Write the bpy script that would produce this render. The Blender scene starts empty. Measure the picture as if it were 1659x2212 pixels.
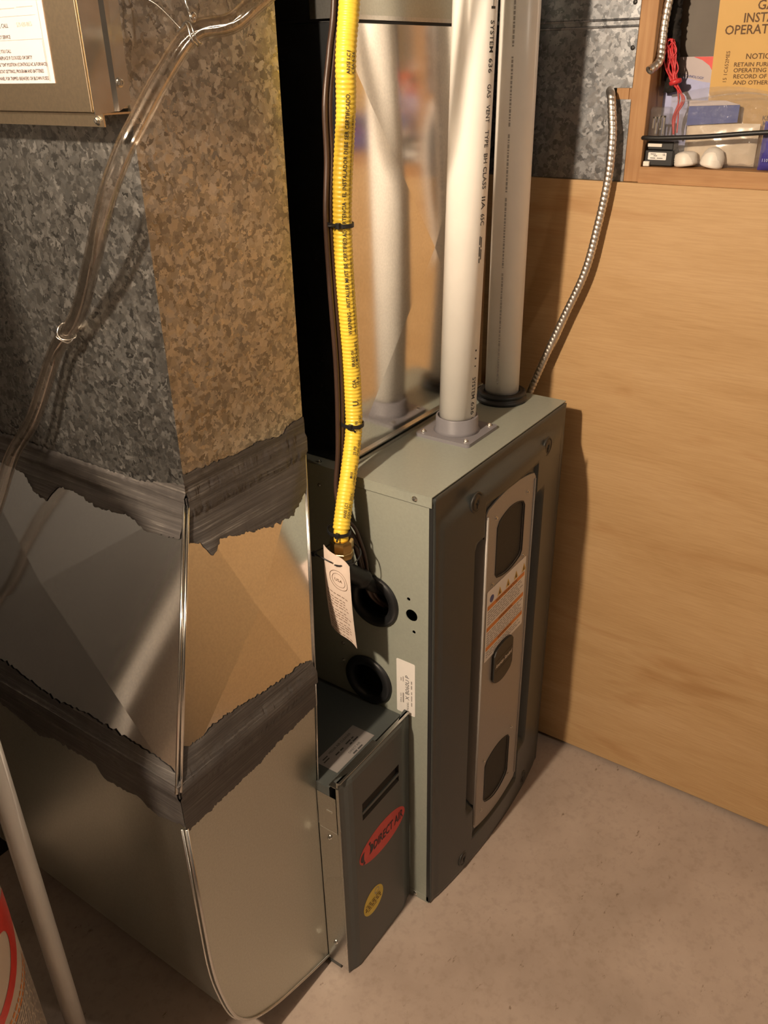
import bpy, bmesh, math, random
from mathutils import Vector, Matrix, noise

random.seed(7)
SC = bpy.context.scene
COL = SC.collection

# ------------------------------------------------------------------ camera
cam_d = bpy.data.cameras.new('camera'); cam = bpy.data.objects.new('camera', cam_d); COL.objects.link(cam)
cam_d.sensor_fit = 'HORIZONTAL'; cam_d.sensor_width = 36.0
cam_d.lens = 1830.0 / 1659.0 * 36.0
cam_d.clip_start = 0.02
_rx = Vector((0.568, -0.823, -0.018)); _dn = Vector((-0.394, -0.253, -0.883)); _fw = Vector((0.722, 0.509, -0.468))
_fw.normalize(); _rx = (_rx - _fw * _rx.dot(_fw)).normalized(); _up = -( _fw.cross(_rx))
if _up.dot(-_dn) < 0: _up = -_up
M = Matrix.Identity(4)
for i in range(3):
    M[i][0] = _rx[i]; M[i][1] = _up[i]; M[i][2] = -_fw[i]
M.translation = Vector((-1.080, -0.659, 1.659))
cam.matrix_world = M
SC.camera = cam

# ------------------------------------------------------------------ world, view
w = bpy.data.worlds.new('world'); SC.world = w; w.use_nodes = True
w.node_tree.nodes['Background'].inputs[0].default_value = (1.0, 0.82, 0.62, 1)
w.node_tree.nodes['Background'].inputs[1].default_value = 0.003
SC.view_settings.view_transform = 'Standard'; SC.view_settings.look = 'None'
SC.view_settings.gamma = 1.0; SC.view_settings.use_curve_mapping = False
SC.view_settings.exposure = 0.0
LAMP = Vector((-1.5, 0.06, 2.16))
LAMP_POWER = 180.0
LAMP_COL = (1.0, 0.80, 0.59)
FILL = Vector((-0.02, -2.05, 2.16))
FILL_POWER = 22.0

# ------------------------------------------------------------------ materials
def new_mat(name):
    m = bpy.data.materials.new(name); m.use_nodes = True
    nt = m.node_tree; b = nt.nodes['Principled BSDF']
    return m, nt, b
def N(nt, kind, **kw):
    n = nt.nodes.new(kind)
    for k, v in kw.items(): setattr(n, k, v)
    return n
def coords(nt, scale=(1, 1, 1), rot=(0, 0, 0)):
    tc = N(nt, 'ShaderNodeTexCoord'); mp = N(nt, 'ShaderNodeMapping')
    mp.inputs['Scale'].default_value = scale; mp.inputs['Rotation'].default_value = rot
    nt.links.new(tc.outputs['Object'], mp.inputs['Vector']); return mp.outputs['Vector']
def ramp(nt, fac, stops):
    r = N(nt, 'ShaderNodeValToRGB'); e = r.color_ramp.elements
    while len(e) < len(stops): e.new(0.5)
    for el, (p, c) in zip(e, stops): el.position = p; el.color = (*c, 1)
    nt.links.new(fac, r.inputs['Fac']); return r.outputs['Color']
def tex(nt, vec, scale, detail=3, rough=0.55, dist=0.0):
    n = N(nt, 'ShaderNodeTexNoise'); n.inputs['Scale'].default_value = scale; n.inputs['Detail'].default_value = detail
    n.inputs['Roughness'].default_value = rough; n.inputs['Distortion'].default_value = dist
    nt.links.new(vec, n.inputs['Vector']); return n
def mixc(nt, fac, a, b, mode='MIX'):
    n = N(nt, 'ShaderNodeMix', data_type='RGBA', blend_type=mode)
    for sock, v in ((n.inputs[0], fac), (n.inputs[6], a), (n.inputs[7], b)):
        if hasattr(v, 'is_linked') or hasattr(v, 'links'): nt.links.new(v, sock)
        elif isinstance(v, tuple): sock.default_value = (*v, 1)
        else: sock.default_value = v
    return n.outputs[2]
def bump(nt, b, h, strength=0.1, dist=0.002):
    n = N(nt, 'ShaderNodeBump'); n.inputs['Strength'].default_value = strength; n.inputs['Distance'].default_value = dist
    nt.links.new(h, n.inputs['Height']); nt.links.new(n.outputs['Normal'], b.inputs['Normal'])
def plain(name, col, rough=0.5, metal=0.0, var=0.08, scale=40, spec=0.5, bmp=0.0):
    m, nt, b = new_mat(name)
    v = coords(nt); n = tex(nt, v, scale, 4)
    lo = tuple(max(0, c * (1 - var)) for c in col); hi = tuple(min(1, c * (1 + var)) for c in col)
    nt.links.new(ramp(nt, n.outputs['Fac'], [(0.3, lo), (0.7, hi)]), b.inputs['Base Color'])
    b.inputs['Roughness'].default_value = rough; b.inputs['Metallic'].default_value = metal
    b.inputs['Specular IOR Level'].default_value = spec
    if bmp: bump(nt, b, n.outputs['Fac'], bmp, 0.001)
    return m
def spangle(name, lo, hi, rough, scale=75, metal=0.85):
    m, nt, b = new_mat(name)
    v = coords(nt); n = tex(nt, v, 70, 3, 0.6)
    sub = N(nt, 'ShaderNodeVectorMath', operation='SUBTRACT'); nt.links.new(n.outputs['Color'], sub.inputs[0]); sub.inputs[1].default_value = (.5, .5, .5)
    sc_ = N(nt, 'ShaderNodeVectorMath', operation='SCALE'); nt.links.new(sub.outputs[0], sc_.inputs[0]); sc_.inputs['Scale'].default_value = 0.03
    ad = N(nt, 'ShaderNodeVectorMath', operation='ADD'); nt.links.new(v, ad.inputs[0]); nt.links.new(sc_.outputs[0], ad.inputs[1])
    vo = N(nt, 'ShaderNodeTexVoronoi'); vo.inputs['Scale'].default_value = scale; nt.links.new(ad.outputs[0], vo.inputs['Vector'])
    sep = N(nt, 'ShaderNodeSeparateColor'); nt.links.new(vo.outputs['Color'], sep.inputs[0])
    mid = tuple((a + c) / 2 for a, c in zip(lo, hi))
    cr = ramp(nt, sep.outputs[0], [(0.0, lo), (0.5, mid), (1.0, hi)])
    big = tex(nt, v, 5, 3)
    dirt = ramp(nt, big.outputs['Fac'], [(0.35, (0.78, 0.76, 0.74)), (0.65, (1, 1, 1))])
    nt.links.new(mixc(nt, 1.0, cr, dirt, 'MULTIPLY'), b.inputs['Base Color'])
    rr = N(nt, 'ShaderNodeMapRange'); nt.links.new(sep.outputs[1], rr.inputs[0]); rr.inputs[3].default_value = rough - .1; rr.inputs[4].default_value = rough + .1
    nt.links.new(rr.outputs[0], b.inputs['Roughness']); b.inputs['Metallic'].default_value = metal
    return m
def sheet(name, col, rough, metal=1.0, waves=0.02, var=0.05):
    """bright rolled sheet metal: fine grain and a slow oil-canning wave"""
    m, nt, b = new_mat(name)
    v = coords(nt); n = tex(nt, v, 260, 3); n2 = tex(nt, v, 3.0, 2)
    lo = tuple(c * (1 - var) for c in col); hi = tuple(min(1, c * (1 + var)) for c in col)
    nt.links.new(ramp(nt, n.outputs['Fac'], [(0.35, lo), (0.65, hi)]), b.inputs['Base Color'])
    rr = N(nt, 'ShaderNodeMapRange'); nt.links.new(n2.outputs['Fac'], rr.inputs[0]); rr.inputs[3].default_value = rough * .8; rr.inputs[4].default_value = rough * 1.25
    nt.links.new(rr.outputs[0], b.inputs['Roughness']); b.inputs['Metallic'].default_value = metal
    if waves: bump(nt, b, n2.outputs['Fac'], waves, 0.05)
    return m

MT = {}
def build_mats():
    # plywood: horizontal grain along world Y
    m, nt, b = new_mat('plywood'); v = coords(nt, (1, 0.35, 2.2))
    n1 = tex(nt, v, 3.2, 5, 0.6, 1.2); n2 = tex(nt, coords(nt, (1, 4, 90)), 3.0, 4, 0.65); n3 = tex(nt, coords(nt, (1, 1.2, 5)), 2.3, 3, 0.5, 0.6)
    c = ramp(nt, n1.outputs['Fac'], [(0.25, (0.435, 0.262, 0.114)), (0.5, (0.50, 0.317, 0.150)), (0.78, (0.55, 0.36, 0.184))])
    g = ramp(nt, n2.outputs['Fac'], [(0.3, (0.88, 0.85, 0.80)), (0.6, (1, 1, 1))])
    s = ramp(nt, n3.outputs['Fac'], [(0.3, (0.86, 0.78, 0.70)), (0.42, (1, 1, 1))])
    nt.links.new(mixc(nt, 1.0, mixc(nt, 1.0, c, g, 'MULTIPLY'), s, 'MULTIPLY'), b.inputs['Base Color'])
    b.inputs['Roughness'].default_value = 0.55; bump(nt, b, n2.outputs['Fac'], 0.08, 0.001); MT['plywood'] = m
    # framing lumber (grain along Z)
    for key, scl in (('lumber', (60, 60, 2.5)), ('lumber_h', (60, 2.5, 60))):
        m, nt, b = new_mat('framing_' + key); n1 = tex(nt, coords(nt, scl), 2, 4, 0.6, 0.4); n2 = tex(nt, coords(nt), 9, 2)
        c = ramp(nt, n1.outputs['Fac'], [(0.3, (0.34, 0.165, 0.06)), (0.7, (0.43, 0.24, 0.10))])
        g = ramp(nt, n2.outputs['Fac'], [(0.3, (0.85, 0.8, 0.75)), (0.5, (1, 1, 1))])
        nt.links.new(mixc(nt, 1.0, c, g, 'MULTIPLY'), b.inputs['Base Color']); b.inputs['Roughness'].default_value = 0.6; MT[key] = m
    # concrete
    m, nt, b = new_mat('concrete_floor'); v = coords(nt)
    n1 = tex(nt, v, 4.5, 6, 0.6, 0.2); n2 = tex(nt, v, 60, 3, 0.6); n3 = tex(nt, coords(nt, (1, 2.2, 1), (0, 0, 0.5)), 28, 5, 0.75)
    c = ramp(nt, n1.outputs['Fac'], [(0.28, (0.32, 0.25, 0.205)), (0.5, (0.385, 0.305, 0.252)), (0.72, (0.445, 0.36, 0.30))])
    s = ramp(nt, n2.outputs['Fac'], [(0.3, (0.88, 0.87, 0.86)), (0.5, (1, 1, 1))])
    d = ramp(nt, n3.outputs['Fac'], [(0.29, (0.45, 0.40, 0.35)), (0.36, (1, 1, 1))])
    nt.links.new(mixc(nt, 1.0, mixc(nt, 1.0, c, s, 'MULTIPLY'), d, 'MULTIPLY'), b.inputs['Base Color'])
    b.inputs['Roughness'].default_value = 0.5; bump(nt, b, n2.outputs['Fac'], 0.12, 0.001); MT['concrete'] = m
    MT['wall_dark'] = plain('foundation_wall', (0.09, 0.08, 0.07), 0.85, var=.2, scale=8)
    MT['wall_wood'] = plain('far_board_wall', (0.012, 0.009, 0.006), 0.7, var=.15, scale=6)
    MT['ceiling'] = plain('ceiling_board', (0.14, 0.12, 0.10), 0.9, scale=6)
    MT['bayback'] = plain('bay_board', (0.155, 0.135, 0.115), 0.8, scale=14)
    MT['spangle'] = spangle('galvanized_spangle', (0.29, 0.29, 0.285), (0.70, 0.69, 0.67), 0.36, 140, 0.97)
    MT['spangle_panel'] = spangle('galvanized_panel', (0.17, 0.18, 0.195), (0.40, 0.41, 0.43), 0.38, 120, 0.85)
    MT['sheet_coil'] = sheet('bright_sheet_metal', (0.90, 0.88, 0.85), 0.13, waves=0.0)
    MT['sheet_trans'] = sheet('bright_transition_metal', (0.94, 0.95, 0.97), 0.15, waves=0.01)
    MT['sheet_boot'] = sheet('satin_boot_metal', (0.54, 0.55, 0.49), 0.34, waves=0.02)
    MT['sheet_box'] = sheet('satin_box_metal', (0.85, 0.70, 0.50), 0.27, waves=0.01)
    MT['galv'] = sheet('galvanized_edge', (0.62, 0.61, 0.58), 0.28, waves=0.0)
    MT['coil_black'] = plain('black_coil_panel', (0.020, 0.021, 0.022), 0.22, 0.3, .1)
    MT['sage'] = plain('sage_enamel', (0.285, 0.300, 0.255), 0.30, 0.0, .04, 200, 0.5)
    MT['door'] = plain('charcoal_enamel', (0.042, 0.046, 0.044), 0.34, 0.0, .05, 300, 0.5)
    MT['fdoor'] = plain('slate_enamel', (0.062, 0.068, 0.065), 0.36, 0.0, .05, 300, 0.5)
    MT['plate'] = plain('taupe_plate', (0.34, 0.305, 0.27), 0.40, 0.12, .03, 300)
    MT['badge'] = plain('badge_plastic', (0.030, 0.028, 0.025), 0.45)
    MT['screen'] = plain('screen_mesh', (0.035, 0.030, 0.024), 0.7, 0, .3, 700)
    MT['black'] = plain('black_rubber', (0.012, 0.012, 0.013), 0.45)
    MT['dark'] = plain('dark_void', (0.006, 0.006, 0.006), 0.9)
    MT['gasket'] = plain('black_gasket', (0.018, 0.018, 0.018), 0.5)
    MT['pvc'] = plain('white_pvc', (0.94, 0.90, 0.84), 0.32, 0, .03, 12)
    MT['pvcgrey'] = plain('grey_pvc', (0.20, 0.19, 0.205), 0.38, 0, .05, 30)
    MT['ink'] = plain('dark_ink', (0.03, 0.03, 0.03), 0.6)
    MT['inkgrey'] = plain('grey_ink', (0.30, 0.27, 0.25), 0.6)
    MT['inkbrown'] = plain('brown_ink', (0.11, 0.055, 0.02), 0.7)
    MT['inkfaint'] = plain('faint_ink', (0.40, 0.37, 0.34), 0.6)
    MT['yellow'] = plain('yellow_jacket', (0.80, 0.56, 0.055), 0.38, 0, .05, 60)
    MT['brass'] = plain('brass', (0.62, 0.42, 0.16), 0.28, 1.0)
    MT['iron'] = plain('black_iron', (0.035, 0.033, 0.032), 0.45, 0.6, .2, 90, .5, .1)
    MT['wire'] = plain('brown_cable', (0.050, 0.026, 0.017), 0.42)
    MT['chrome'] = plain('zinc_plated', (0.74, 0.72, 0.68), 0.2, 1.0)
    MT['steel'] = plain('conduit_steel', (0.70, 0.65, 0.60), 0.42, 1.0)
    MT['paper'] = plain('paper_white', (0.50, 0.43, 0.43), 0.6, 0, .02)
    MT['tagpaper'] = plain('tag_paper', (0.66, 0.54, 0.46), 0.65, 0, .04)
    MT['label'] = plain('label_white', (0.78, 0.74, 0.70), 0.4, 0, .02)
    MT['labelgrey'] = plain('label_silver', (0.22, 0.20, 0.19), 0.4, 0, .03)
    MT['orange'] = plain('label_orange', (0.72, 0.25, 0.055), 0.45)
    MT['amber'] = plain('label_amber', (0.70, 0.45, 0.10), 0.45)
    MT['blue'] = plain('label_blue', (0.05, 0.07, 0.22), 0.45)
    MT['red'] = plain('sticker_red', (0.66, 0.045, 0.035), 0.35)
    MT['ystick'] = plain('sticker_yellow', (0.74, 0.56, 0.06), 0.4)
    MT['navy'] = plain('logo_navy', (0.030, 0.018, 0.030), 0.5)
    MT['tank'] = plain('tank_white', (0.36, 0.30, 0.25), 0.4, 0, .04, 5)
    MT['booklet'] = plain('booklet_yellow', (0.58, 0.35, 0.105), 0.6, 0, .04, 6)
    MT['redwire'] = plain('red_wire', (0.52, 0.03, 0.035), 0.4)
    MT['bluecard'] = plain('blue_card', (0.025, 0.05, 0.24), 0.5)
    MT['lilac'] = plain('lilac_paper', (0.40, 0.42, 0.66), 0.55)
    MT['purple'] = plain('purple_foil', (0.055, 0.045, 0.26), 0.35)
    MT['capwhite'] = plain('white_plastic', (0.78, 0.72, 0.64), 0.4, 0, .03)
    MT['foam'] = plain('black_foam', (0.012, 0.009, 0.007), 0.9, 0, .3, 60)
    # translucent poly bag
    m, nt, b = new_mat('poly_bag'); b.inputs['Base Color'].default_value = (0.45, 0.42, 0.40, 1); b.inputs['Roughness'].default_value = 0.17; b.inputs['Specular IOR Level'].default_value = 0.9
    b.inputs['Alpha'].default_value = 0.17; nn = tex(nt, coords(nt), 38, 4, .6, .9); bump(nt, b, nn.outputs['Fac'], 1.0, 0.012); MT['bag'] = m
    m, nt, b = new_mat('clear_blister'); b.inputs['Base Color'].default_value = (0.20, 0.18, 0.16, 1); b.inputs['Roughness'].default_value = 0.1
    b.inputs['Alpha'].default_value = 0.22; nn = tex(nt, coords(nt), 60, 4, .6, .8); bump(nt, b, nn.outputs['Fac'], 0.8, 0.006); MT['blister'] = m
    # clear vinyl tube
    m, nt, b = new_mat('clear_vinyl'); nt.nodes.remove(b); out = nt.nodes['Material Output']
    tr = N(nt, 'ShaderNodeBsdfTransparent'); tr.inputs[0].default_value = (0.945, 0.935, 0.92, 1)
    gl = N(nt, 'ShaderNodeBsdfGlossy'); gl.inputs['Color'].default_value = (0.95, 0.90, 0.85, 1); gl.inputs['Roughness'].default_value = 0.10
    lw = N(nt, 'ShaderNodeLayerWeight'); lw.inputs['Blend'].default_value = 0.32
    nn = tex(nt, coords(nt), 14, 2); bp_ = N(nt, 'ShaderNodeBump'); bp_.inputs['Strength'].default_value = 0.2; bp_.inputs['Distance'].default_value = 0.004
    nt.links.new(nn.outputs['Fac'], bp_.inputs['Height']); nt.links.new(bp_.outputs['Normal'], gl.inputs['Normal'])
    mr = N(nt, 'ShaderNodeMapRange'); nt.links.new(lw.outputs['Fresnel'], mr.inputs[0]); mr.inputs[3].default_value = 0.045; mr.inputs[4].default_value = 0.6
    mx = N(nt, 'ShaderNodeMixShader'); nt.links.new(mr.outputs[0], mx.inputs[0]); nt.links.new(tr.outputs[0], mx.inputs[1]); nt.links.new(gl.outputs[0], mx.inputs[2]); nt.links.new(mx.outputs[0], out.inputs['Surface']); MT['vinyl'] = m
    # duct mastic: streaks drawn along the seam by mapped stretch
    for nm, sc_ in (('mastic_front', (6, 6, 330)), ('mastic_side', (6, 6, 330))):
        m, nt, b = new_mat(nm); v = coords(nt, sc_); n1 = tex(nt, v, 1.0, 4, 0.65, 0.35); n2 = tex(nt, coords(nt), 20, 3)
        c = ramp(nt, n1.outputs['Fac'], [(0.36, (0.046, 0.041, 0.039)), (0.58, (0.085, 0.077, 0.072)), (0.74, (0.24, 0.22, 0.20))])
        c2 = ramp(nt, n1.outputs['Fac'], [(0.4, (0.046, 0.041, 0.040)), (0.7, (0.085, 0.077, 0.073))])
        fac = ramp(nt, n2.outputs['Fac'], [(0.45, (0, 0, 0)), (0.6, (1, 1, 1))])
        nt.links.new(mixc(nt, fac, c2, c), b.inputs['Base Color']); b.inputs['Roughness'].default_value = 0.42
        bump(nt, b, n1.outputs['Fac'], 0.45, 0.0015); MT[nm] = m
    for nm, col, st in (('bulb', (1.0, 0.80, 0.59), 1.0),):
        pass
build_mats()

# ------------------------------------------------------------------ builders
ORI = {}
def setp(o, label=None, cat=None, group=None, kind=None):
    if label: o['label'] = label
    if cat: o['category'] = cat
    if group: o['group'] = group
    if kind: o['kind'] = kind
    return o
def thing(name, loc, label, cat, group=None):
    o = bpy.data.objects.new(name, None); COL.objects.link(o); o.location = loc; o.empty_display_size = 0.05
    ORI[o.name] = Vector(loc); return setp(o, label, cat, group)
def obj(name, verts, faces, mat, parent=None, smooth=False, label=None, mesh_only=False):
    """world-space verts -> ONE mesh object; children share their thing's origin"""
    vs = [Vector(v) for v in verts]
    if parent is not None: o0 = ORI[parent.name]
    else:
        lo = [min(v[i] for v in vs) for i in range(3)]; hi = [max(v[i] for v in vs) for i in range(3)]
        o0 = Vector(((lo[0] + hi[0]) / 2, (lo[1] + hi[1]) / 2, lo[2]))
    me = bpy.data.meshes.new(name); me.from_pydata([tuple(v - o0) for v in vs], [], faces); me.update()
    if smooth:
        for p in me.polygons: p.use_smooth = True
    me.materials.append(MT[mat] if isinstance(mat, str) else mat)
    o = bpy.data.objects.new(name, me); COL.objects.link(o)
    if parent is not None: o.parent = parent; o.location = (0, 0, 0)
    else: o.location = o0
    ORI[o.name] = o0
    if label: o['label'] = label
    return o
def inst(src, name, parent, loc, quat=None):
    o = bpy.data.objects.new(name, src); COL.objects.link(o); o.parent = parent
    o.location = Vector(loc) - ORI[parent.name]; ORI[o.name] = ORI[parent.name]
    if quat is not None: o.rotation_mode = 'QUATERNION'; o.rotation_quaternion = quat
    return o
def bm_out(bm):
    bmesh.ops.recalc_face_normals(bm, faces=bm.faces[:])
    bm.verts.index_update()
    vs = [v.co.copy() for v in bm.verts]; fs = [[v.index for v in f.verts] for f in bm.faces]; bm.free(); return vs, fs
def g_box(lo, hi, bevel=0.0, seg=2):
    bm = bmesh.new(); bmesh.ops.create_cube(bm, size=1)
    for v in bm.verts: v.co = Vector([lo[i] + (v.co[i] + .5) * (hi[i] - lo[i]) for i in range(3)])
    if bevel: bmesh.ops.bevel(bm, geom=bm.edges[:], offset=bevel, segments=seg, affect='EDGES', profile=.5)
    return bm_out(bm)
def box(name, lo, hi, mat, parent=None, bevel=0.0, smooth=False): return obj(name, *g_box(lo, hi, bevel), mat, parent, smooth)
def join(*gs):
    V = []; F = []
    for v, f in gs:
        k = len(V); V += list(v); F += [[i + k for i in q] for q in f]
    return V, F
def frame_path(pts):
    pts = [Vector(p) for p in pts]; n = len(pts); T = []
    for i in range(n):
        T.append((pts[min(i + 1, n - 1)] - pts[max(i - 1, 0)]).normalized())
    up = Vector((0, 0, 1)) if abs(T[0].z) < .9 else Vector((0, -1, 0))
    u = (up - T[0] * up.dot(T[0])).normalized(); out = []
    for i in range(n):
        u = (u - T[i] * u.dot(T[i])).normalized(); out.append((pts[i], T[i], u, T[i].cross(u)))
    return out
def spline(pts, step=0.006):
    """Catmull-Rom resampled at equal steps"""
    P = [Vector(p) for p in pts]; P = [P[0] * 2 - P[1]] + P + [P[-1] * 2 - P[-2]]; D = []
    for i in range(1, len(P) - 2):
        for k in range(40):
            t = k / 40; a, b, c, d = P[i - 1], P[i], P[i + 1], P[i + 2]
            D.append(.5 * ((2 * b) + (c - a) * t + (2 * a - 5 * b + 4 * c - d) * t * t + (3 * b - a - 3 * c + d) * t ** 3))
    D.append(P[-2]); out = [D[0]]; acc = 0
    for i in range(1, len(D)):
        seg = (D[i] - D[i - 1]).length
        while acc + seg >= step:
            f = (step - acc) / seg; q = D[i - 1].lerp(D[i], f); out.append(q); D[i - 1] = q; seg = (D[i] - q).length; acc = 0
        acc += seg
    if (out[-1] - D[-1]).length > step * .3: out.append(D[-1])
    return out
def g_tube(pts, r, seg=16, cap=True):
    """r: float or function(index) -> radius"""
    fr = frame_path(pts); V = []; F = []
    for i, (p, t, u, v) in enumerate(fr):
        rr = r(i) if callable(r) else r
        for k in range(seg):
            a = 2 * math.pi * k / seg; V.append(p + (u * math.cos(a) + v * math.sin(a)) * rr)
    for i in range(len(fr) - 1):
        for k in range(seg):
            a = i * seg + k; b = i * seg + (k + 1) % seg; F.append([a, b, b + seg, a + seg])
    if cap: F.append(list(range(seg))[::-1]); F.append([len(V) - seg + k for k in range(seg)])
    return V, F
def tube(name, pts, r, mat, parent=None, seg=16, smooth=True): return obj(name, *g_tube(pts, r, seg), mat, parent, smooth)
def g_lathe(base, axis, prof, seg=32):
    """prof: list of (radius, height) along axis from base"""
    a = Vector(axis).normalized(); u = a.orthogonal().normalized(); v = a.cross(u); V = []; F = []; base = Vector(base)
    for r, h in prof:
        for k in range(seg):
            t = 2 * math.pi * k / seg; V.append(base + a * h + (u * math.cos(t) + v * math.sin(t)) * max(r, 1e-5))
    for i in range(len(prof) - 1):
        for k in range(seg):
            p = i * seg + k; q = i * seg + (k + 1) % seg; F.append([p, q, q + seg, p + seg])
    if prof[0][0] > 1e-4: F.append(list(range(seg))[::-1])
    if prof[-1][0] > 1e-4: F.append([len(V) - seg + k for k in range(seg)])
    return V, F
def lathe(name, base, axis, prof, mat, parent=None, seg=32, smooth=True): return obj(name, *g_lathe(base, axis, prof, seg), mat, parent, smooth)
def g_plate(outer, holes, thick):
    """flat plate in (u,v) with real holes; returns verts (u,v,w) w in 0..thick and faces"""
    bm = bmesh.new(); loops = []
    for L in [outer] + holes:
        vs = [bm.verts.new((p[0], p[1], 0)) for p in L]; loops.append(vs)
        for i in range(len(vs)): bm.edges.new((vs[i], vs[(i + 1) % len(vs)]))
    bmesh.ops.triangle_fill(bm, use_beauty=True, use_dissolve=False, edges=bm.edges[:])
    bmesh.ops.dissolve_limit(bm, angle_limit=0.01, verts=[], edges=[e for e in bm.edges if len(e.link_faces) == 2], delimit=set()) if False else None
    r = bmesh.ops.extrude_face_region(bm, geom=bm.faces[:])
    for g in r['geom']:
        if isinstance(g, bmesh.types.BMVert): g.co.z += thick
    return bm_out(bm)
def mapped(g, fn): return [fn(*v) for v in g[0]], g[1]
def circle(cx, cy, r, n=40): return [(cx + r * math.cos(2 * math.pi * k / n), cy + r * math.sin(2 * math.pi * k / n)) for k in range(n)]
def ellipse(cx, cy, a, b, n=48): return [(cx + a * math.cos(2 * math.pi * k / n), cy + b * math.sin(2 * math.pi * k / n)) for k in range(n)]
def rrect(x0, y0, x1, y1, r, n=6):
    out = []
    for cx, cy, a0 in ((x1 - r, y0 + r, -90), (x1 - r, y1 - r, 0), (x0 + r, y1 - r, 90), (x0 + r, y0 + r, 180)):
        for k in range(n + 1):
            a = math.radians(a0 + 90 * k / n); out.append((cx + r * math.cos(a), cy + r * math.sin(a)))
    return out
_tc = {}
def g_text(s, size=1.0, shear=0.0, sx=1.0, bold=0.0):
    key = (s, shear, bold)
    if key not in _tc:
        cu = bpy.data.curves.new('t', 'FONT'); cu.body = s; cu.size = 1.0; cu.shear = shear; cu.resolution_u = 2; cu.offset = bold
        o = bpy.data.objects.new('t', cu); COL.objects.link(o); bpy.context.view_layer.update()
        me = bpy.data.meshes.new_from_object(o.evaluated_get(bpy.context.evaluated_depsgraph_get()))
        _tc[key] = ([v.co.copy() for v in me.vertices], [list(p.vertices) for p in me.polygons])
        bpy.data.objects.remove(o); bpy.data.curves.remove(cu); bpy.data.meshes.remove(me)
    V, F = _tc[key]
    return [(v.x * size * sx, v.y * size, 0.0) for v in V], F
def text_w(s, size, shear=0.0, sx=1.0): return max((v[0] for v in g_text(s, size, shear, sx)[0]), default=0)
def g_rect2(x0, y0, x1, y1): return [(x0, y0, 0), (x1, y0, 0), (x1, y1, 0), (x0, y1, 0)], [[0, 1, 2, 3]]
def shift(g, dx, dy): return [(v[0] + dx, v[1] + dy, v[2] if len(v) > 2 else 0) for v in g[0]], g[1]
def greek(x0, x1, y, h, seed=0, wmin=.006, wmax=.02, gap=.003):
    """a line of unreadably small print as word-length bars"""
    r = random.Random(seed); out = []; x = x0
    while x < x1 - wmin:
        e = min(x1, x + r.uniform(wmin, wmax)); out.append(g_rect2(x, y, e, y + h)); x = e + gap
    return join(*out) if out else ([], [])
def plane(origin, u, v):
    o = Vector(origin); u = Vector(u).normalized(); v = Vector(v).normalized(); n = u.cross(v)
    return lambda a, b, c=0.0: o + u * a + v * b + n * c
# screw meshes: axis +Z, seat at z=0
def screw_mesh(name, rw, rh, h, hexa=True, mat='chrome'):
    g1 = g_lathe((0, 0, 0), (0, 0, 1), [(rw, 0), (rw, h * .25), (rh * 1.05, h * .35)], 16)
    g2 = g_lathe((0, 0, 0), (0, 0, 1), [(rh, h * .3), (rh, h * .9), (rh * .8, h), (rh * .5, h), (rh * .4, h * .8)], 6 if hexa else 14)
    v, f = join(g1, g2); me = bpy.data.meshes.new(name); me.from_pydata([tuple(x) for x in v], [], f); me.materials.append(MT[mat]); return me
SCREW = screw_mesh('screw_head', .0052, .0036, .0045)
SCREW_S = screw_mesh('small_screw_head', .0040, .0028, .0036, False)
def screw(parent, loc, nrm, mesh=None, name='screw'):
    return inst(mesh or SCREW, name, parent, loc, Vector((0, 0, 1)).rotation_difference(Vector(nrm)))

# ------------------------------------------------------------------ setting
def st(o, label, cat=None):
    o['kind'] = 'structure'; o['label'] = label; o['category'] = cat or o.name.split('_')[0]; return o
st(box('floor', (-3.3, -3.3, -.06), (.9, .98, 0), 'concrete'), 'smooth beige-grey concrete basement floor with small stains')
st(box('ceiling', (-3.3, -3.3, 2.32), (.9, .98, 2.38), 'ceiling'), 'plain board ceiling over the basement room')
st(box('wall_left', (-3.36, -3.3, 0), (-3.3, .98, 2.32), 'wall_dark'), 'dark foundation wall on the open side of the room', 'wall')
st(box('wall_front', (-3.3, -3.36, 0), (.9, -3.3, 2.32), 'wall_dark'), 'dark foundation wall opposite the furnace door', 'wall')
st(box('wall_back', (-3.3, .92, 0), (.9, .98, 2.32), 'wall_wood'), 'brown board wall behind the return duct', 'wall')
wr = st(box('wall_right', (.625, -3.3, .012), (.638, .92, 1.4455), 'plywood'), 'tan plywood sheet covering the lower wall beside the furnace', 'wall')
st(box('wall_bay', (.735, -3.3, 0), (.76, .92, 2.32), 'bayback'), 'dark grey-brown board closing the back of the stud bays', 'wall')
st(box('trim_1', (.638, -3.3, 1.4455), (.735, -.066, 1.4740), 'lumber_h'), 'horizontal framing lumber forming the shelf above the plywood', 'framing')
st(box('trim_2', (.6405, -.0665, 1.4455), (.735, -.0285, 2.32), 'lumber', bevel=.0015), 'upright framing stud beside the galvanized panel', 'framing')
st(box('trim_3', (.638, -.0295, 1.5905), (.700, -.0056, 1.6095), 'lumber'), 'short wooden block showing through the notch in the galvanized panel', 'framing')
for k, yy in enumerate((-.50, -.92, -1.34, -1.76, -2.18, -2.60)):
    st(box('trim_%d' % (4 + k), (.6405, yy, 1.4745), (.735, yy + .038, 2.32), 'lumber'), 'upright framing stud further along the plywood wall', 'framing')

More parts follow.
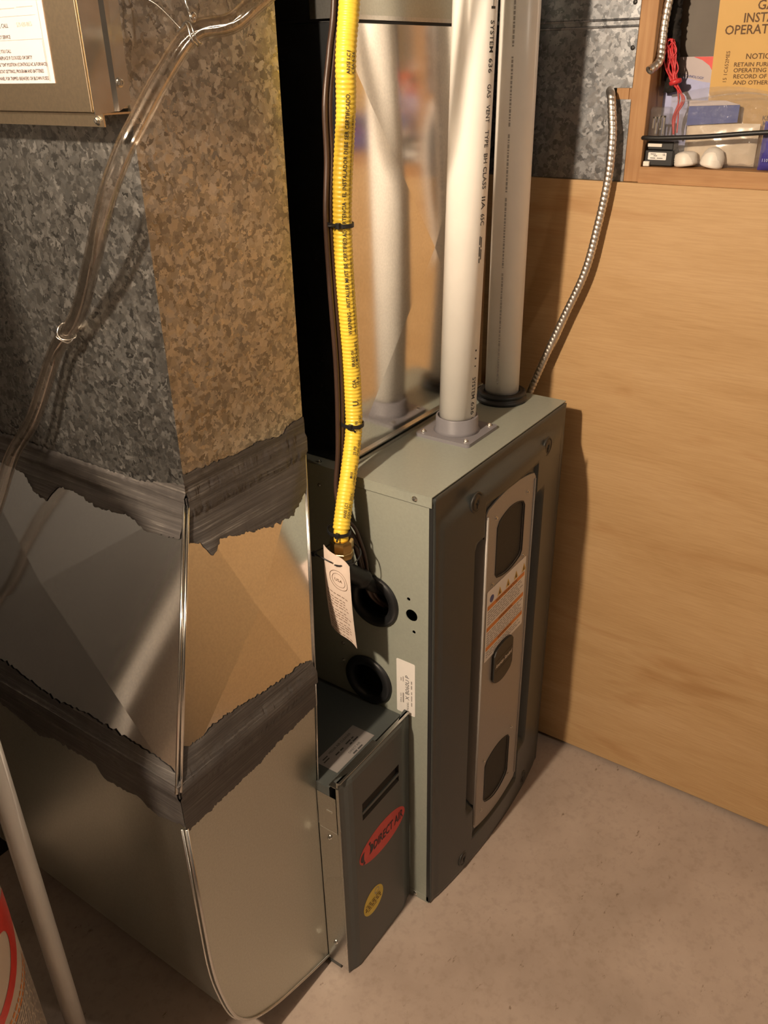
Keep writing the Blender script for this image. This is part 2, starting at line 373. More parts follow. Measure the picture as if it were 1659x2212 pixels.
# ------------------------------------------------------------------ main ceiling lamp and an added fill lamp
def lamp(loc, power, label, col=LAMP_COL):
    t = thing('ceiling_lamp', (loc.x, loc.y, 2.32), label, 'lamp')
    lathe('lamp_holder', (loc.x, loc.y, 2.319), (0, 0, -1), [(.055, 0), (.055, .012), (.03, .03), (.022, .075), (.02, .085)], 'capwhite', t)
    m, nt, b = new_mat('lit_bulb_glass'); b.inputs['Base Color'].default_value = (1, 1, 1, 1)
    b.inputs['Emission Color'].default_value = (*col, 1)
    area = 4 * math.pi * .034 ** 2
    b.inputs['Emission Strength'].default_value = power / (area * math.pi)
    prof = [(.013, .0)] + [(.034 * math.sin(math.pi * k / 12), .055 - .034 * math.cos(math.pi * k / 12)) for k in range(3, 12)] + [(0.0002, .089)]
    obj('bulb', *g_lathe((loc.x, loc.y, loc.z + .055), (0, 0, -1), prof, 24), m, t, True)
    return t
lamp(LAMP, LAMP_POWER, 'bare bulb in a white ceiling holder near the return duct')
lamp(FILL, FILL_POWER, 'added unseen fill bulb in a white ceiling holder far from the furnace', (1.0, 0.86, 0.69))  # weak bulb added out of view to brighten front faces, plywood and floor

# ------------------------------------------------------------------ galvanized wall panel
t = thing('galvanized_wall_panel', (.64, .28, 1.4455), 'grey spangled galvanized sheet with a bead nailed over the wall framing', 'sheet metal')
outer = [(.60, 1.4462), (.60, 2.318), (-.0355, 2.318), (-.0345, 1.6098), (.001, 1.6098), (.012, 1.6062), (.015, 1.598), (.012, 1.5905), (-.0345, 1.5902), (-.036, 1.4462)]
g = g_plate(outer, [], .0012)
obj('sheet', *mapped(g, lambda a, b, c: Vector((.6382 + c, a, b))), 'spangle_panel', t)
for z in (1.7215, 1.7105):
    v, f = g_tube([(.6383, -.0350, z), (.6383, .60, z)], .0022, 8); obj('bead', v, f, 'spangle_panel', t, True)
for y, z in ((-.0235, 1.748), (-.0275, 1.6756)):
    lathe('nail', (.6383, y, z), (-1, 0, 0), [(.0042, -.001), (.0042, .0008), (.002, .0014)], 'iron', t, 12)

# ------------------------------------------------------------------ furnace
FW, FD, FH = .533, .71, 1.016
fu = thing('gas_furnace', (FW / 2, FD / 2, 0), 'sage green gas furnace with charcoal front door standing on the concrete', 'furnace')
# shell without its left side (that is a panel with real openings)
bv = [(0, 0.006, .004), (FW, .006, .004), (FW, FD, .004), (0, FD, .004), (0, .006, FH - .001), (FW, .006, FH - .001), (FW, FD, FH - .001), (0, FD, FH - .001)]
obj('cabinet', bv, [[0, 3, 2, 1], [4, 5, 6, 7], [0, 1, 5, 4], [1, 2, 6, 5], [2, 3, 7, 6]], 'sage', fu)
HU = (.128, .764, .047); HL = (.146, .568, .047)
sp = g_plate([(.0075, .006), (FD, .006), (FD, FH - .002), (.0075, FH - .002)],
             [circle(*HU), circle(*HL), circle(.044, .761, .0125, 24), circle(.0505, .7945, .0037, 12), circle(.039, .7255, .0037, 12)], .0015)
obj('side_panel', *mapped(sp, lambda a, b, c: Vector((-c, a, b))), 'sage', fu)
box('inner_baffle', (.055, .01, .10), (.057, .60, .96), 'dark', fu)
# rubber bushings in the two round openings
for (cy, cz, r) in (HU, HL):
    prof = [(r - .004, -.02), (r - .010, -.006), (r - .010, .0065), (r + .001, .0085), (r + .0075, .006), (r + .0085, .0016), (r + .0085, .0010)]
    v, f = g_lathe((-.0015, cy, cz), (-1, 0, 0), prof, 48); f = f[:-2]
    obj('bushing', v, f, 'black', fu, True)
# top panel with folded flange on the side
obj('top_panel', *join(g_box((-.0055, .0005, FH - .001), (FW + .0035, .205, FH + .0008)), g_box((-.0055, .0005, FH - .0195), (-.0030, .205, FH - .0008)), g_box((-.0035, .2055, FH - .013), (-.0018, FD, FH - .0008)), g_box((-.0035, .2055, FH - .001), (.03, FD, FH + .0004))), 'sage', fu)
screw(fu, (-.0055, .034, 1.0065), (-1, 0, 0))
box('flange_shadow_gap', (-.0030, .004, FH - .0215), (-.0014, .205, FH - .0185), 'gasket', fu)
for y, z in ((.245, .9755), (.207, .633), (.208, .590), (.103, .585)): screw(fu, (-.0015, y, z), (-1, 0, 0), SCREW_S)
screw(fu, (.008, .250, FH + .0004), (0, 0, 1), SCREW_S)
# seam between upper and blower compartments
box('compartment_seam', (-.0022, .06, .505), (-.0014, FD - .02, .5075), 'gasket', fu)
# bottom kick strip under the side
box('base_rail', (-.0026, .002, .0), (-.0014, .09, .0185), 'sage', fu); screw(fu, (-.0026, .036, .010), (-1, 0, 0))
# gasket edge between cabinet and door
box('door_gasket', (-.0026, -.0006, .004), (.0085, .0072, FH - .020), 'gasket', fu)
# ---- bowed front door with a sunk channel behind the plate
DX0, DX1, DZ0, DZ1 = -.0015, .5345, .004, FH - .003
def sm(a, b, x):
    t_ = max(0, min(1, (x - a) / (b - a))); return t_ * t_ * (3 - 2 * t_)
CXD = .2665
def door_y(x, z):
    e = abs(x - CXD)
    bow = .0215 * max(0.0, 1 - (e / .262) ** 2.0) + .0015
    crest = 1.0 - .045 + .028 * (1 - (e / .262) ** 2)           # arched shoulder near the top
    s = 1 - sm(crest - .012, crest + .012, z)
    rim = 1 - sm(.240, .258, e) * .55
    y = -.0022 - bow * s * rim
    ch = sm(.148, .128, e) * sm(.165, .200, z) * (1 - sm(.845, .875, z))
    seat = (1 - sm(.106, .109, abs(x - .258))) * (1 - sm(.940, .9425, z)) * sm(.076, .0785, z)
    y = max(y, -.0165) if seat > .5 else y
    return min(.0042, y + ch * .030)
nx, nz = 76, 110; xs = []; 
xs = sorted(set([DX0 + (DX1 - DX0) * i / nx for i in range(nx + 1)] + [CXD + s * d for s in (-1, 1) for d in (.128, .138, .148, .240, .249, .258)] + [.258 + s * d for s in (-1, 1) for d in (.1062, .1085)]))
zs = sorted(set([DZ0 + (DZ1 - DZ0) * j / nz for j in range(nz + 1)] + [.165, .2, .845, .875, .0766, .078, .9402, .9422]))
V = [Vector((x, door_y(x, z), z)) for z in zs for x in xs]; F = []; n = len(xs)
for j in range(len(zs) - 1):
    for i in range(n - 1):
        a = j * n + i; F.append([a, a + 1, a + n + 1, a + n])
# return edges back to the cabinet
k0 = len(V); ring = [i for i in range(n)] + [j * n + n - 1 for j in range(1, len(zs))] + [(len(zs) - 1) * n + i for i in range(n - 2, -1, -1)] + [j * n for j in range(len(zs) - 2, 0, -1)]
for i in ring: V.append(Vector((V[i].x, -.0002 if V[i].z < FH - .01 else .0048, V[i].z)))
for i in range(len(ring)):
    j = (i + 1) % len(ring); F.append([ring[j], ring[i], k0 + i, k0 + j])
fd = obj('front_door', V, F, 'door', fu, True)
# quarter-turn latches
for x, z in ((CXD - .148, .9600), (CXD + .148, .9600), (CXD - .148, .0400), (CXD + .148, .0400)):
    y = door_y(x, z)
    la = lathe('door_latch', (x, y + .001, z), (0, -1, 0), [(.0205, -.001), (.0200, .0016), (.0180, .0018), (.0165, -.0008), (.0158, -.0008), (.0150, .0012), (.012, .0020), (.004, .0020), (.0035, -.001), (.0005, -.001)], 'badge', fu, 32)
    box('latch_slot', (x - .0012, y - .0016, z - .012), (x + .0012, y - .0006, z - .002), 'dark', la)
# ---- face plate, arched at both ends, with two screened openings
PX0, PX1, PYF = .1545, .3615, -.0205
pm = (PX0 + PX1) / 2
def arch(x, zend, rise): return zend + rise * (1 - ((x - pm) / (PX1 - PX0) * 2) ** 2)
outer = []
for k in range(17): x = PX0 + .006 + (PX1 - PX0 - .012) * k / 16; outer.append((x, arch(x, .100, -.020)))
outer.append((PX1, .110)); outer.append((PX1, .915))
for k in range(17): x = PX1 - .008 - (PX1 - PX0 - .016) * k / 16; outer.append((x, arch(x, .923, .015)))
outer.append((PX0, .917)); outer.append((PX0, .110))
def opening(x0, x1, z0, z1, up, dn, skew=0):
    out = []; m_ = (x0 + x1) / 2; r = .007
    for k in range(13): x = x0 + r + (x1 - x0 - 2 * r) * k / 12; out.append((x, z0 + dn * (1 - ((x - m_) / (x1 - x0) * 2) ** 2)))
    out.append((x1, z0 + r)); out.append((x1, z1 - r))
    for k in range(13): x = x1 - r - (x1 - x0 - 2 * r) * k / 12; out.append((x, z1 + up * (1 - ((x - m_) / (x1 - x0) * 2) ** 2)))
    out.append((x0, z1 - r)); out.append((x0, z0 + r)); return out
op_u = opening(.2005, .3165, .7580, .8770, .016, -.0125); op_l = opening(.1990, .3155, .1480, .2640, .0155, -.0225)
g = g_plate(outer, [op_u, op_l], .003)
fp = obj('face_plate', *mapped(g, lambda a, b, c: Vector((a, PYF + .003 - c, b))), 'plate', fu, label='taupe metal plate arched at both ends')
for x in (PX0 + .004, PX1 - .004):
    v, f = g_tube([(x, PYF - .0002, .112), (x, PYF - .0002, .912)], .0028, 10); obj('edge_bead', v, f, 'plate', fp, True)
for x in (PX0, PX1 - .0015): box('return_lip', (x, PYF + .0028, .175), (x + .0015, .006, .865), 'plate', fp)
for x0, x1, z0, z1 in ((.192, .325, .735, .905), (.191, .324, .115, .290)): box('opening_screen', (x0, PYF + .0036, z0), (x1, PYF + .006, z1), 'screen', fp)
def orim(L, name):
    bm = bmesh.new(); v, f = g_tube([Vector((p[0], PYF - .0004, p[1])) for p in L] + [Vector((L[0][0], PYF - .0004, L[0][1]))], .0013, 6, False); obj(name, v, f, 'gasket', fp, True)
orim(op_u, 'opening_rim'); orim(op_l, 'opening_rim')
for x, z in ((.1925, .8945), (.3270, .8940), (.1895, .7475), (.3245, .7470), (.1900, .2815), (.3230, .2820), (.1885, .1310), (.3210, .1355)):
    screw(fu, (x, PYF, z), (0, -1, 0), SCREW_S)
# warning label: white sheet, three orange bars, hazard triangles, print
LX0, LX1, LZ0, LZ1 = .1690, .3400, .5670, .7395
P = plane((LX0, PYF - .0006, LZ0), (1, 0, 0), (0, 0, 1)); lw, lh = LX1 - LX0, LZ1 - LZ0
wl = obj('warning_label', *mapped(g_plate(rrect(0, 0, lw, lh, .003), [], .0005), lambda a, b, c: P(a, b, c)), 'label', fu, label='white safety label with orange bars')
bars = [lh - .046, lh - .098, lh - .146]
def put(name, g, mat, parent, Pm, off): return obj(name, *mapped(g, lambda a, b, c=0: Pm(a, b, off)), mat, parent)
for i, z in enumerate(bars): put('orange_bar', g_rect2(.004, z, lw - .004, z + .010), 'orange', wl, P, .0008)
for i, z in enumerate(bars):
    s = ('SAFETY INFORMATION', 'INFORMATION', 'INFORMATION')[i]; g = g_text(s, .009); wd = max(v[0] for v in g[0]); put('lettering', shift(g, lw / 2 - wd / 2, z + .002), 'inkbrown', wl, P, .0011)
for i in range(4):
    x = .045 + .036 * i
    put('hazard_triangle', ([(x, lh - .033, 0), (x + .019, lh - .033, 0), (x + .0095, lh - .014, 0)], [[0, 1, 2]]), 'amber', wl, P, .0008)
    put('hazard_symbol', ([(x + .0065, lh - .031, 0), (x + .0125, lh - .031, 0), (x + .0095, lh - .019, 0)], [[0, 1, 2]]), 'ink', wl, P, .0010)
c_ = circle(.021, lh - .024, .0085, 20); put('round_mark', ([(p[0], p[1], 0) for p in c_], [list(range(20))]), 'blue', wl, P, .0008)
gs = []; sd = 0
for z0, z1 in ((bars[0], bars[1] + .012), (bars[1], bars[2] + .012), (bars[2], .004)):
    z = z0 - .0065
    while z > z1:
        gs.append(greek(.006, lw - .006 - random.uniform(0, .03), z, .0022, sd)); sd += 1; z -= .0058
put('fine_print', join(*gs), 'inkgrey', wl, P, .0008)
# maker's badge
bd = opening(.2050, .2900, .4930, .5680, .010, -.014)
bg = obj('maker_badge', *mapped(g_plate(bd, [], .007), lambda a, b, c: Vector((a, PYF - .0003 - c, b))), 'badge', fu, label='dark badge with white script')
PB = plane((.209, PYF - .0076, .524), (1, 0, 0), (0, 0, 1))
put('lettering', shift(g_text('American', .0140, .30, .036 / text_w('American', .0140, .30), .012), .001, .0035), 'capwhite', bg, PB, .0004)
put('lettering', shift(g_text('Standard', .0140, .30, .035 / text_w('Standard', .0140, .30), .012), .0405, .0035), 'capwhite', bg, PB, .0004)
for z in (-.006, .022): put('badge_line', g_rect2(.0, z, .076, z + .0008), 'dark', bg, PB, .0003)
# model sticker on the side (reads upwards)
PM = plane((-.0017, .0365, .5215), (0, 0, 1), (0, 1, 0)); 
# u runs up the side, v towards the back of the cabinet
ms = obj('model_sticker', *mapped(g_plate(rrect(0, 0, .1285, .0425, .003), [], .0004), lambda a, b, c: Vector((-.0017 - c, .0365 + b, .5215 + a))), 'label', fu, label='white serial sticker printed upwards')
def PMs(a, b, c=0): return Vector((-.0017 - c, .0365 + b, .5215 + a))
put('lettering', shift(g_text('MODEL:', .0062), .010, .0145), 'ink', ms, PMs, .0006)
put('lettering', shift(g_text('X B060U P', .0125, 0, 1.05), .036, .0135), 'ink', ms, PMs, .0006)
put('lettering', shift(g_text('SERIAL NO.', .0048), .024, .031), 'ink', ms, PMs, .0006)
put('fine_print', join(g_rect2(.026, .0255, .050, .0285), greek(.024, .060, .0065, .0022, 3), greek(.066, .092, .0065, .0026, 4), g_rect2(.078, .026, .090, .028), g_rect2(.078, .031, .086, .033)), 'inkgrey', ms, PMs, .0006)

# ------------------------------------------------------------------ flange and vent pipes on the furnace top
PR = .0355
fl = thing('pipe_flange', (.264, .110, FH + .0008), 'grey plastic square pipe flange screwed to the furnace top', 'flange')
zt = FH + .0008
g = g_plate(rrect(.204, .050, .324, .170, .008), [circle(.264, .11, PR + .0015, 40)], .007)
obj('base_plate', *mapped(g, lambda a, b, c: Vector((a, b, zt + c))), 'pvcgrey', fl)
v, f = g_lathe((.264, .11, zt), (0, 0, 1), [(PR + .0012, .004), (PR + .010, .007), (PR + .0062, .012), (PR + .0056, .036), (PR + .0045, .0375), (PR + .0012, .0375), (PR + .0012, .004)], 48); obj('socket', v, f[:-2], 'pvcgrey', fl, True)
for dx, dy in ((-.047, -.047), (.047, -.047), (.047, .047), (-.047, .047)): screw(fl, (.264 + dx, .11 + dy, zt + .007), (0, 0, 1))
def vent_pipe(cx, cy, z0, z1, lx, ly, label):
    """lx, ly: lean of the axis per metre of height"""
    t_ = thing('vent_pipe', (cx, cy, z0), label, 'pipe')
    v, f = g_lathe((cx, cy, z0), (0, 0, 1), [(PR - .004, 0), (PR, 0), (PR, z1 - z0), (PR - .004, z1 - z0), (PR - .004, 0)], 56)
    v = [Vector((p.x + lx * (p.z - z0), p.y + ly * (p.z - z0), p.z)) for p in v]
    obj('barrel', v, f[:-2], 'pvc', t_, True); return t_
PZ = zt + .002
L1 = (.003, -.019)
p1 = vent_pipe(.264, .11, PZ, 2.30, *L1, 'bright white plastic vent pipe printed with black capitals in the grey flange')
p2 = vent_pipe(.474, .122, PZ, 2.30, 0, 0, 'white plastic vent pipe standing in the black rubber grommet')
def on_pipe(cx, cy, ang, z, lean=(0, 0), r=PR + .0004):
    """text reading downwards; u = down, v = letter height, letter tops turned clockwise"""
    def fn(a, b, c=0):
        th = ang + b / r; zz = z - a; return Vector((cx + lean[0] * (zz - PZ) + r * math.cos(th), cy + lean[1] * (zz - PZ) + r * math.sin(th), zz))
    return fn
def a_deg(d): return math.radians(d)
A1 = a_deg(-106)
for s_, za, zb in (('SYSTEM', 1.7149, 1.6707), ('636', 1.6631, 1.6421), ('GAS', 1.6267, 1.6066), ('VENT', 1.5963, 1.5704), ('TYPE', 1.5593, 1.5333), ('BH', 1.5246, 1.5091), ('CLASS', 1.5041, 1.4685), ('IIA', 1.4577, 1.4360), ('65C', 1.4291, 1.4099), ('SYSTEM', 1.1373, 1.0946), ('636', 1.0885, 1.0626), ('GAS', 1.0571, 1.0371), ('BH', 1.7700, 1.7300)):
    sz = .0145; wd = text_w(s_, sz); obj('lettering', *mapped(g_text(s_, sz, 0, (za - zb) / wd, .006), on_pipe(.264, .11, A1, za, L1)), 'ink', p1)
obj('fine_print', *mapped(join(greek(0, .045, .000, .0022, 5), greek(.002, .04, .004, .0022, 6)), on_pipe(.264, .11, A1, 1.392, L1)), 'ink', p1)
obj('fine_print', *mapped(greek(0, .04, .004, .004, 9, .002, .005, .012), on_pipe(.264, .11, A1, 1.190, L1)), 'ink', p1)
A2 = a_deg(-172)
gs = []
for i, (z0, z1) in enumerate(((1.75, 1.68), (1.665, 1.55), (1.54, 1.44), (1.43, 1.30), (1.29, 1.06))): gs.append(shift(greek(0, z0 - z1, 0, .0034, 20 + i, .002, .007, .0018), 1.75 - z0, 0))
obj('fine_print', *mapped(join(*gs), on_pipe(.474, .122, A2, 1.75)), 'inkfaint', p2)
gr = lathe('rubber_grommet', (.474, .122, FH + .0008), (0, 0, 1), [(PR + .0008, 0), (PR + .017, 0), (PR + .0185, .003), (PR + .0175, .008), (PR + .0125, .010), (PR + .0125, .013), (PR + .0165, .015), (PR + .0155, .020), (PR + .0060, .023), (PR + .0008, .020), (PR + .0008, 0)], 'black', None, 48)
me = gr.data; setp(gr, 'ribbed black rubber grommet around the second white vent pipe', 'grommet')

# ------------------------------------------------------------------ media filter cabinet
fc = thing('filter_cabinet', (-.12, .33, 0), 'low filter cabinet with charcoal door between the return boot and the furnace', 'filter cabinet')
CX0, CX1, CY0, CY1, CZ = -.2345, -.0025, .058, .62, .513
# body in galvanised steel, open at the top front where the door hooks in
obj('body', *join(g_box((CX0, CY0 + .012, .004), (CX1, CY1, CZ))), 'fdoor', fc)
obj('side_flange', *join(g_box((CX0 - .0015, CY0 - .004, .018), (CX0 - .0004, .0985, .404)), g_box((CX0 - .0012, CY0 - .002, .404), (CX0 - .0004, .0985, .493))), 'galv', fc)
box('door_frame_edge', (CX0 - .0016, .0490, .012), (CX0 + .0008, CY0 - .0042, .520), 'galv', fc)
for y, z in ((.075, .386), (.078, .082)): screw(fc, (CX0 - .0015, y, z), (-1, 0, 0))
box('clip', (CX0 - .0022, .066, .452), (CX0 - .001, .078, .456), 'chrome', fc)
# hooked front lip and loose top edge strip
obj('top_lip', *join(g_box((CX0, .0505, .522), (CX1 - .006, .0530, .534)), g_box((CX0 + .004, .0530, .513), (CX1 - .09, .0745, .5145)), g_box((CX0, .045, .5335), (CX1 - .006, .053, .535))), 'galv', fc)
obj('lip_edge', *join(g_box((-.146, .0535, .519), (-.062, .0555, .531)), g_box((-.205, .0545, .516), (-.15, .0565, .526))), 'chrome', fc)
# door with chamfered long edges and a pull slot
def fdoor_y(x):
    a = x - CX0; b = CX1 - .004 - x
    return .0485 - .0085 * min(sm(.004, .030, a), sm(.004, .040, b))
sl = (-.1785, -.0565, .397, .441)   # slot
xs = sorted(set([CX0 + .0002, CX0 + .004, CX0 + .012, CX0 + .02, CX0 + .03, CX1 - .004, CX1 - .008, CX1 - .018, CX1 - .028, CX1 - .040, CX1 - .044, sl[0], sl[1], sl[0] + .001, sl[1] - .001] + [CX0 + .03 + k * .02 for k in range(8)]))
xs = [x for x in xs if x <= CX1 - .004]
zs = [.004, .03, .1, .2, .3, sl[2], sl[3], .47, .505, .518, .527, .5325, .535]
def fy(x, z):
    y = fdoor_y(x)
    if z > .518: y += {.527: .002, .5325: .006, .535: .010}.get(z, 0)
    return y
V = [Vector((x, fy(x, z), z)) for z in zs for x in xs]; F = []; n = len(xs)
iz0, iz1 = zs.index(sl[2]), zs.index(sl[3]); ix0, ix1 = xs.index(sl[0]), xs.index(sl[1])
for j in range(len(zs) - 1):
    for i in range(n - 1):
        if iz0 <= j < iz1 and ix0 <= i < ix1: continue
        a = j * n + i; F.append([a, a + 1, a + n + 1, a + n])
ring = [i for i in range(n)] + [j * n + n - 1 for j in range(1, len(zs))] + [(len(zs) - 1) * n + i for i in range(n - 2, -1, -1)] + [j * n for j in range(len(zs) - 2, 0, -1)]
k0 = len(V)
for i in ring: V.append(Vector((V[i].x, .0495, V[i].z)))
for i in range(len(ring)): j = (i + 1) % len(ring); F.append([ring[j], ring[i], k0 + i, k0 + j])
dd = obj('filter_door', V, F, 'fdoor', fc)
# sunk pull: sloping pocket
x0, x1, z0, z1 = sl; yf = .0400
pv = [(x0, yf, z0), (x1, yf, z0), (x1, yf, z1), (x0, yf, z1), (x0, yf + .008, z0 + .003), (x1, yf + .008, z0 + .003), (x1, yf + .0085, z1 - .016), (x0, yf + .0085, z1 - .016)]
obj('pull_pocket', pv, [[4, 5, 6, 7], [0, 1, 5, 4], [3, 7, 6, 2], [0, 4, 7, 3], [1, 2, 6, 5]], 'screen', dd)
box('pull_lip', (x0, yf - .001, z0 + .016), (x1, yf + .003, z0 + .022), 'fdoor', dd)
# red oval sticker
PS = plane((-.116, .0397, .300), (1, 0, 0), (0, 0, 1))
rs = put('oval_sticker', ([(p[0], p[1], 0) for p in ellipse(0, 0, .079, .0375)], [list(range(48))]), 'red', dd, PS, 0); rs['label'] = 'red oval sticker with dark lettering'
g = g_text('DIRECT AIR', .0315, .10, .1035 / text_w('DIRECT AIR', 1.0, .10) / .0315, .022); wd = max(v[0] for v in g[0]); put('lettering', shift(g, .0715 - wd, -.0105), 'navy', rs, PS, .0004)
# swirl logo: two crescents and two dots
def crescent(cx, cy, r, a0, a1, wmax):
    n_ = 14; o_ = []; i_ = []
    for k in range(n_ + 1):
        a = a0 + (a1 - a0) * k / n_; wd_ = wmax * math.sin(math.pi * k / n_)
        o_.append((cx + (r + wd_ / 2) * math.cos(a), cy + (r + wd_ / 2) * math.sin(a), 0)); i_.append((cx + (r - wd_ / 2) * math.cos(a), cy + (r - wd_ / 2) * math.sin(a), 0))
    V_ = o_ + i_; m_ = n_ + 1; return V_, [[k, k + 1, m_ + k + 1, m_ + k] for k in range(n_)]
lx = -.056
put('swirl_logo', join(crescent(lx, -.001, .0135, a_deg(110), a_deg(245), .011), crescent(lx + .005, .002, .0135, a_deg(-70), a_deg(65), .011), ([(p[0], p[1], 0) for p in circle(lx + .012, .0185, .0035, 12)], [list(range(12))]), ([(p[0], p[1], 0) for p in circle(lx - .008, -.0175, .0035, 12)], [list(range(12))])), 'navy', rs, PS, .0004)
PY = plane((-.154, .0397, .1475), (1, 0, 0), (0, 0, 1))
ys = put('round_sticker', ([(p[0], p[1], 0) for p in circle(0, 0, .034, 40)], [list(range(40))]), 'ystick', dd, PY, 0); ys['label'] = 'round yellow sticker with small print'
put('fine_print', join(greek(-.026, .022, .004, .002, 31), greek(-.028, .026, -.003, .0035, 32, .004, .009), greek(-.028, .026, -.010, .0035, 33, .004, .009), greek(-.02, .018, -.016, .002, 34)), 'inkbrown', ys, PY, .0004)
v, f = g_lathe((0, 0, 0), (0, 0, 1), [(.006, 0), (.008, 0)], 24); put('ring_mark', ([(p[0] + .012, p[1] + .018, 0) for p in v], f[:24]), 'inkfaint', ys, PY, .0004)
# sticker on the cabinet top
PT = plane((-.198, .0795, CZ + .0006), (1, 0, 0), (0, 1, 0))
tl = put('top_sticker', ([(0, 0, 0), (.118, 0, 0), (.118, .052, 0), (0, .052, 0)], [[0, 1, 2, 3]]), 'labelgrey', fc, PT, 0); tl['label'] = 'silver sticker with dark print'
put('lettering', shift(g_text('MEDIA AIR CLEANER', .0072), .030, .040), 'ink', tl, PT, .0004)
put('lettering', shift(g_text('DIRECT AIR', .0068), .052, .010), 'ink', tl, PT, .0004)
put('fine_print', join(g_rect2(.010, .040, .024, .0425), g_rect2(.006, .034, .022, .0365), greek(.034, .06, .028, .003, 41), greek(.068, .098, .030, .003, 42), greek(.072, .10, .023, .003, 43), greek(.056, .085, .003, .003, 44)), 'ink', tl, PT, .0004)

# ------------------------------------------------------------------ return duct: drop, offset transition, radius boot
YU, YL, YB = .205, .100, .80
ZU, ZL = 1.099, .742
XLU, XLL, XRU, XRL = -.350, -.527, -.083, -.2185
def lerp(a, b, t_): return a + (b - a) * t_
def zt_(z): return max(0.0, min(1.0, (ZU - z) / (ZU - ZL)))
def xl(z): return lerp(XLU, XLL, zt_(z))
def yf(z): return lerp(YU, YL, zt_(z))
BUF, BUS = .013, .016      # depth of the cross-break folds
rd = thing('return_duct', (-.36, .45, .012), 'galvanized return air duct with dark brushed sealant at its two joints', 'duct')
def open_box(x0, x1, y0, y1, z0, z1):
    v = [(x0, y0, z0), (x1, y0, z0), (x1, y1, z0), (x0, y1, z0), (x0, y0, z1), (x1, y0, z1), (x1, y1, z1), (x0, y1, z1)]
    return v, [[0, 1, 5, 4], [1, 2, 6, 5], [2, 3, 7, 6], [3, 0, 4, 7], [0, 3, 2, 1], [4, 5, 6, 7]]
obj('duct_drop', *open_box(XLU, XRU, YU, YB, ZU, 2.316), 'spangle', rd, label='spangled galvanized upright duct section')
def xbreak(q, bulge, ctr=(.5, .5)):
    """quad panel folded along its diagonals"""
    q = [Vector(p) for p in q]; n_ = (q[1] - q[0]).cross(q[3] - q[0]).normalized()
    c = (q[0].lerp(q[1], ctr[0])).lerp(q[3].lerp(q[2], ctr[0]), ctr[1]) + n_ * bulge
    return q + [c], [[0, 1, 4], [1, 2, 4], [2, 3, 4], [3, 0, 4]]
A, B, C_, D = (XLL, YL, ZL), (XRL, YL, ZL), (XRU, YU, ZU), (XLU, YU, ZU)
A2_, B2_, C2_, D2_ = (XLL, YB, ZL), (XRL, YB, ZL), (XRU, YB, ZU), (XLU, YB, ZU)
obj('transition', *join(xbreak([A, B, C_, D], BUF, (.52, .46)), xbreak([A2_, A, D, D2_], BUS, (.52, .5)), ([B, B2_, C2_, C_], [[0, 1, 2, 3]]), ([B2_, A2_, D2_, C2_], [[0, 1, 2, 3]])), 'sheet_trans', rd, label='bright folded sheet metal transition')
# standing corner seams of the transition
for off, r in (((-.001, -.0035, 0), .0030), ((-.0065, -.0012, 0), .0026)):
    o_ = Vector(off); v, f = g_tube([Vector(A) + o_, Vector(D) + o_], r, 10); obj('corner_seam', v, f, 'chrome', rd, True)
v, f = g_tube([Vector(B) + Vector((.0005, -.001, 0)), Vector(C_) + Vector((.0005, -.001, 0))], .0022, 8); obj('corner_seam', v, f, 'galv', rd, True)
# boot: flat cheeks, heel curved under
prof = [(XRL, ZL), (XLL, ZL), (XLL, .40), (-.5262, .352), (-.5225, .30), (-.515, .25), (-.505, .200), (-.492, .159), (-.470, .122), (-.442, .096), (-.405, .075), (-.366, .060), (-.30, .040), (-.2365, .024), (-.2365, .40), (-.2345, .50)]
sp_ = spline([(p[0], 0, p[1]) for p in prof[2:14]], .012); heel = [(p.x, p.z) for p in sp_]
poly = [(XRL, ZL), (XLL, ZL)] + heel + [(-.2365, .40), (-.2345, .50)]
nP = len(poly)
cheek = ([(x, YL, z) for x, z in poly], [list(range(nP))[::-1]])
obj('boot_cheek', *cheek, 'sheet_boot', rd, label='satin sheet metal cheek with rounded heel')
V = []; F = []
path = [(XLL, ZL)] + heel
for x, z in path: V += [(x + .0006, YL + .0012, z), (x + .0006, YB, z)]
for i in range(len(path) - 1): F.append([2 * i, 2 * i + 1, 2 * i + 3, 2 * i + 2])
k = len(V); V += [(x, YB, z) for x, z in poly]; F.append([k + i for i in range(nP)])
k = len(V); V += [(XRL, YL, ZL), (-.2345, YL, .50), (-.2345, YB, .50), (XRL, YB, ZL)]; F.append([k, k + 1, k + 2, k + 3])
obj('boot_wrap', V, F, 'sheet_boot', rd)
rim_pts = [Vector((x, YL - .0012, z)) for x, z in path[1:]]; rim_pts = [Vector((XLL, YL - .0012, .665))] + rim_pts
v, f = g_tube(rim_pts, .0030, 8); obj('boot_rim', v, f, 'galv', rd, True)
v, f = g_tube([p + Vector((-.004, .006, 0)) for p in rim_pts], .0020, 8); obj('boot_rim', v, f, 'galv', rd, True)
v, f = g_tube([Vector((XRL + .001, YL - .001, ZL)), Vector((-.2350, YL - .001, .41))], .0016, 8); obj('boot_edge', v, f, 'galv', rd, True)
# drive cleats at the joints (painted over)
def cleat(z, x0, x1, y):
    box('joint_cleat', (x0 - .004, y - .0035, z - .012), (x1 + .003, y + .004, z + .011), 'mastic_front', rd, .001)
    box('joint_cleat', (x0 - .0035, y + .004, z - .012), (x0 + .004, YB - .01, z + .011), 'mastic_side', rd, .001)
cleat(ZU, XLU, XRU, YU); cleat(ZL, XLL, XRL, YL)
box('cleat_tab', (XLU - .0052, YU + .004, ZU - .024), (XLU - .003, YU + .045, ZU - .001), 'mastic_side', rd)
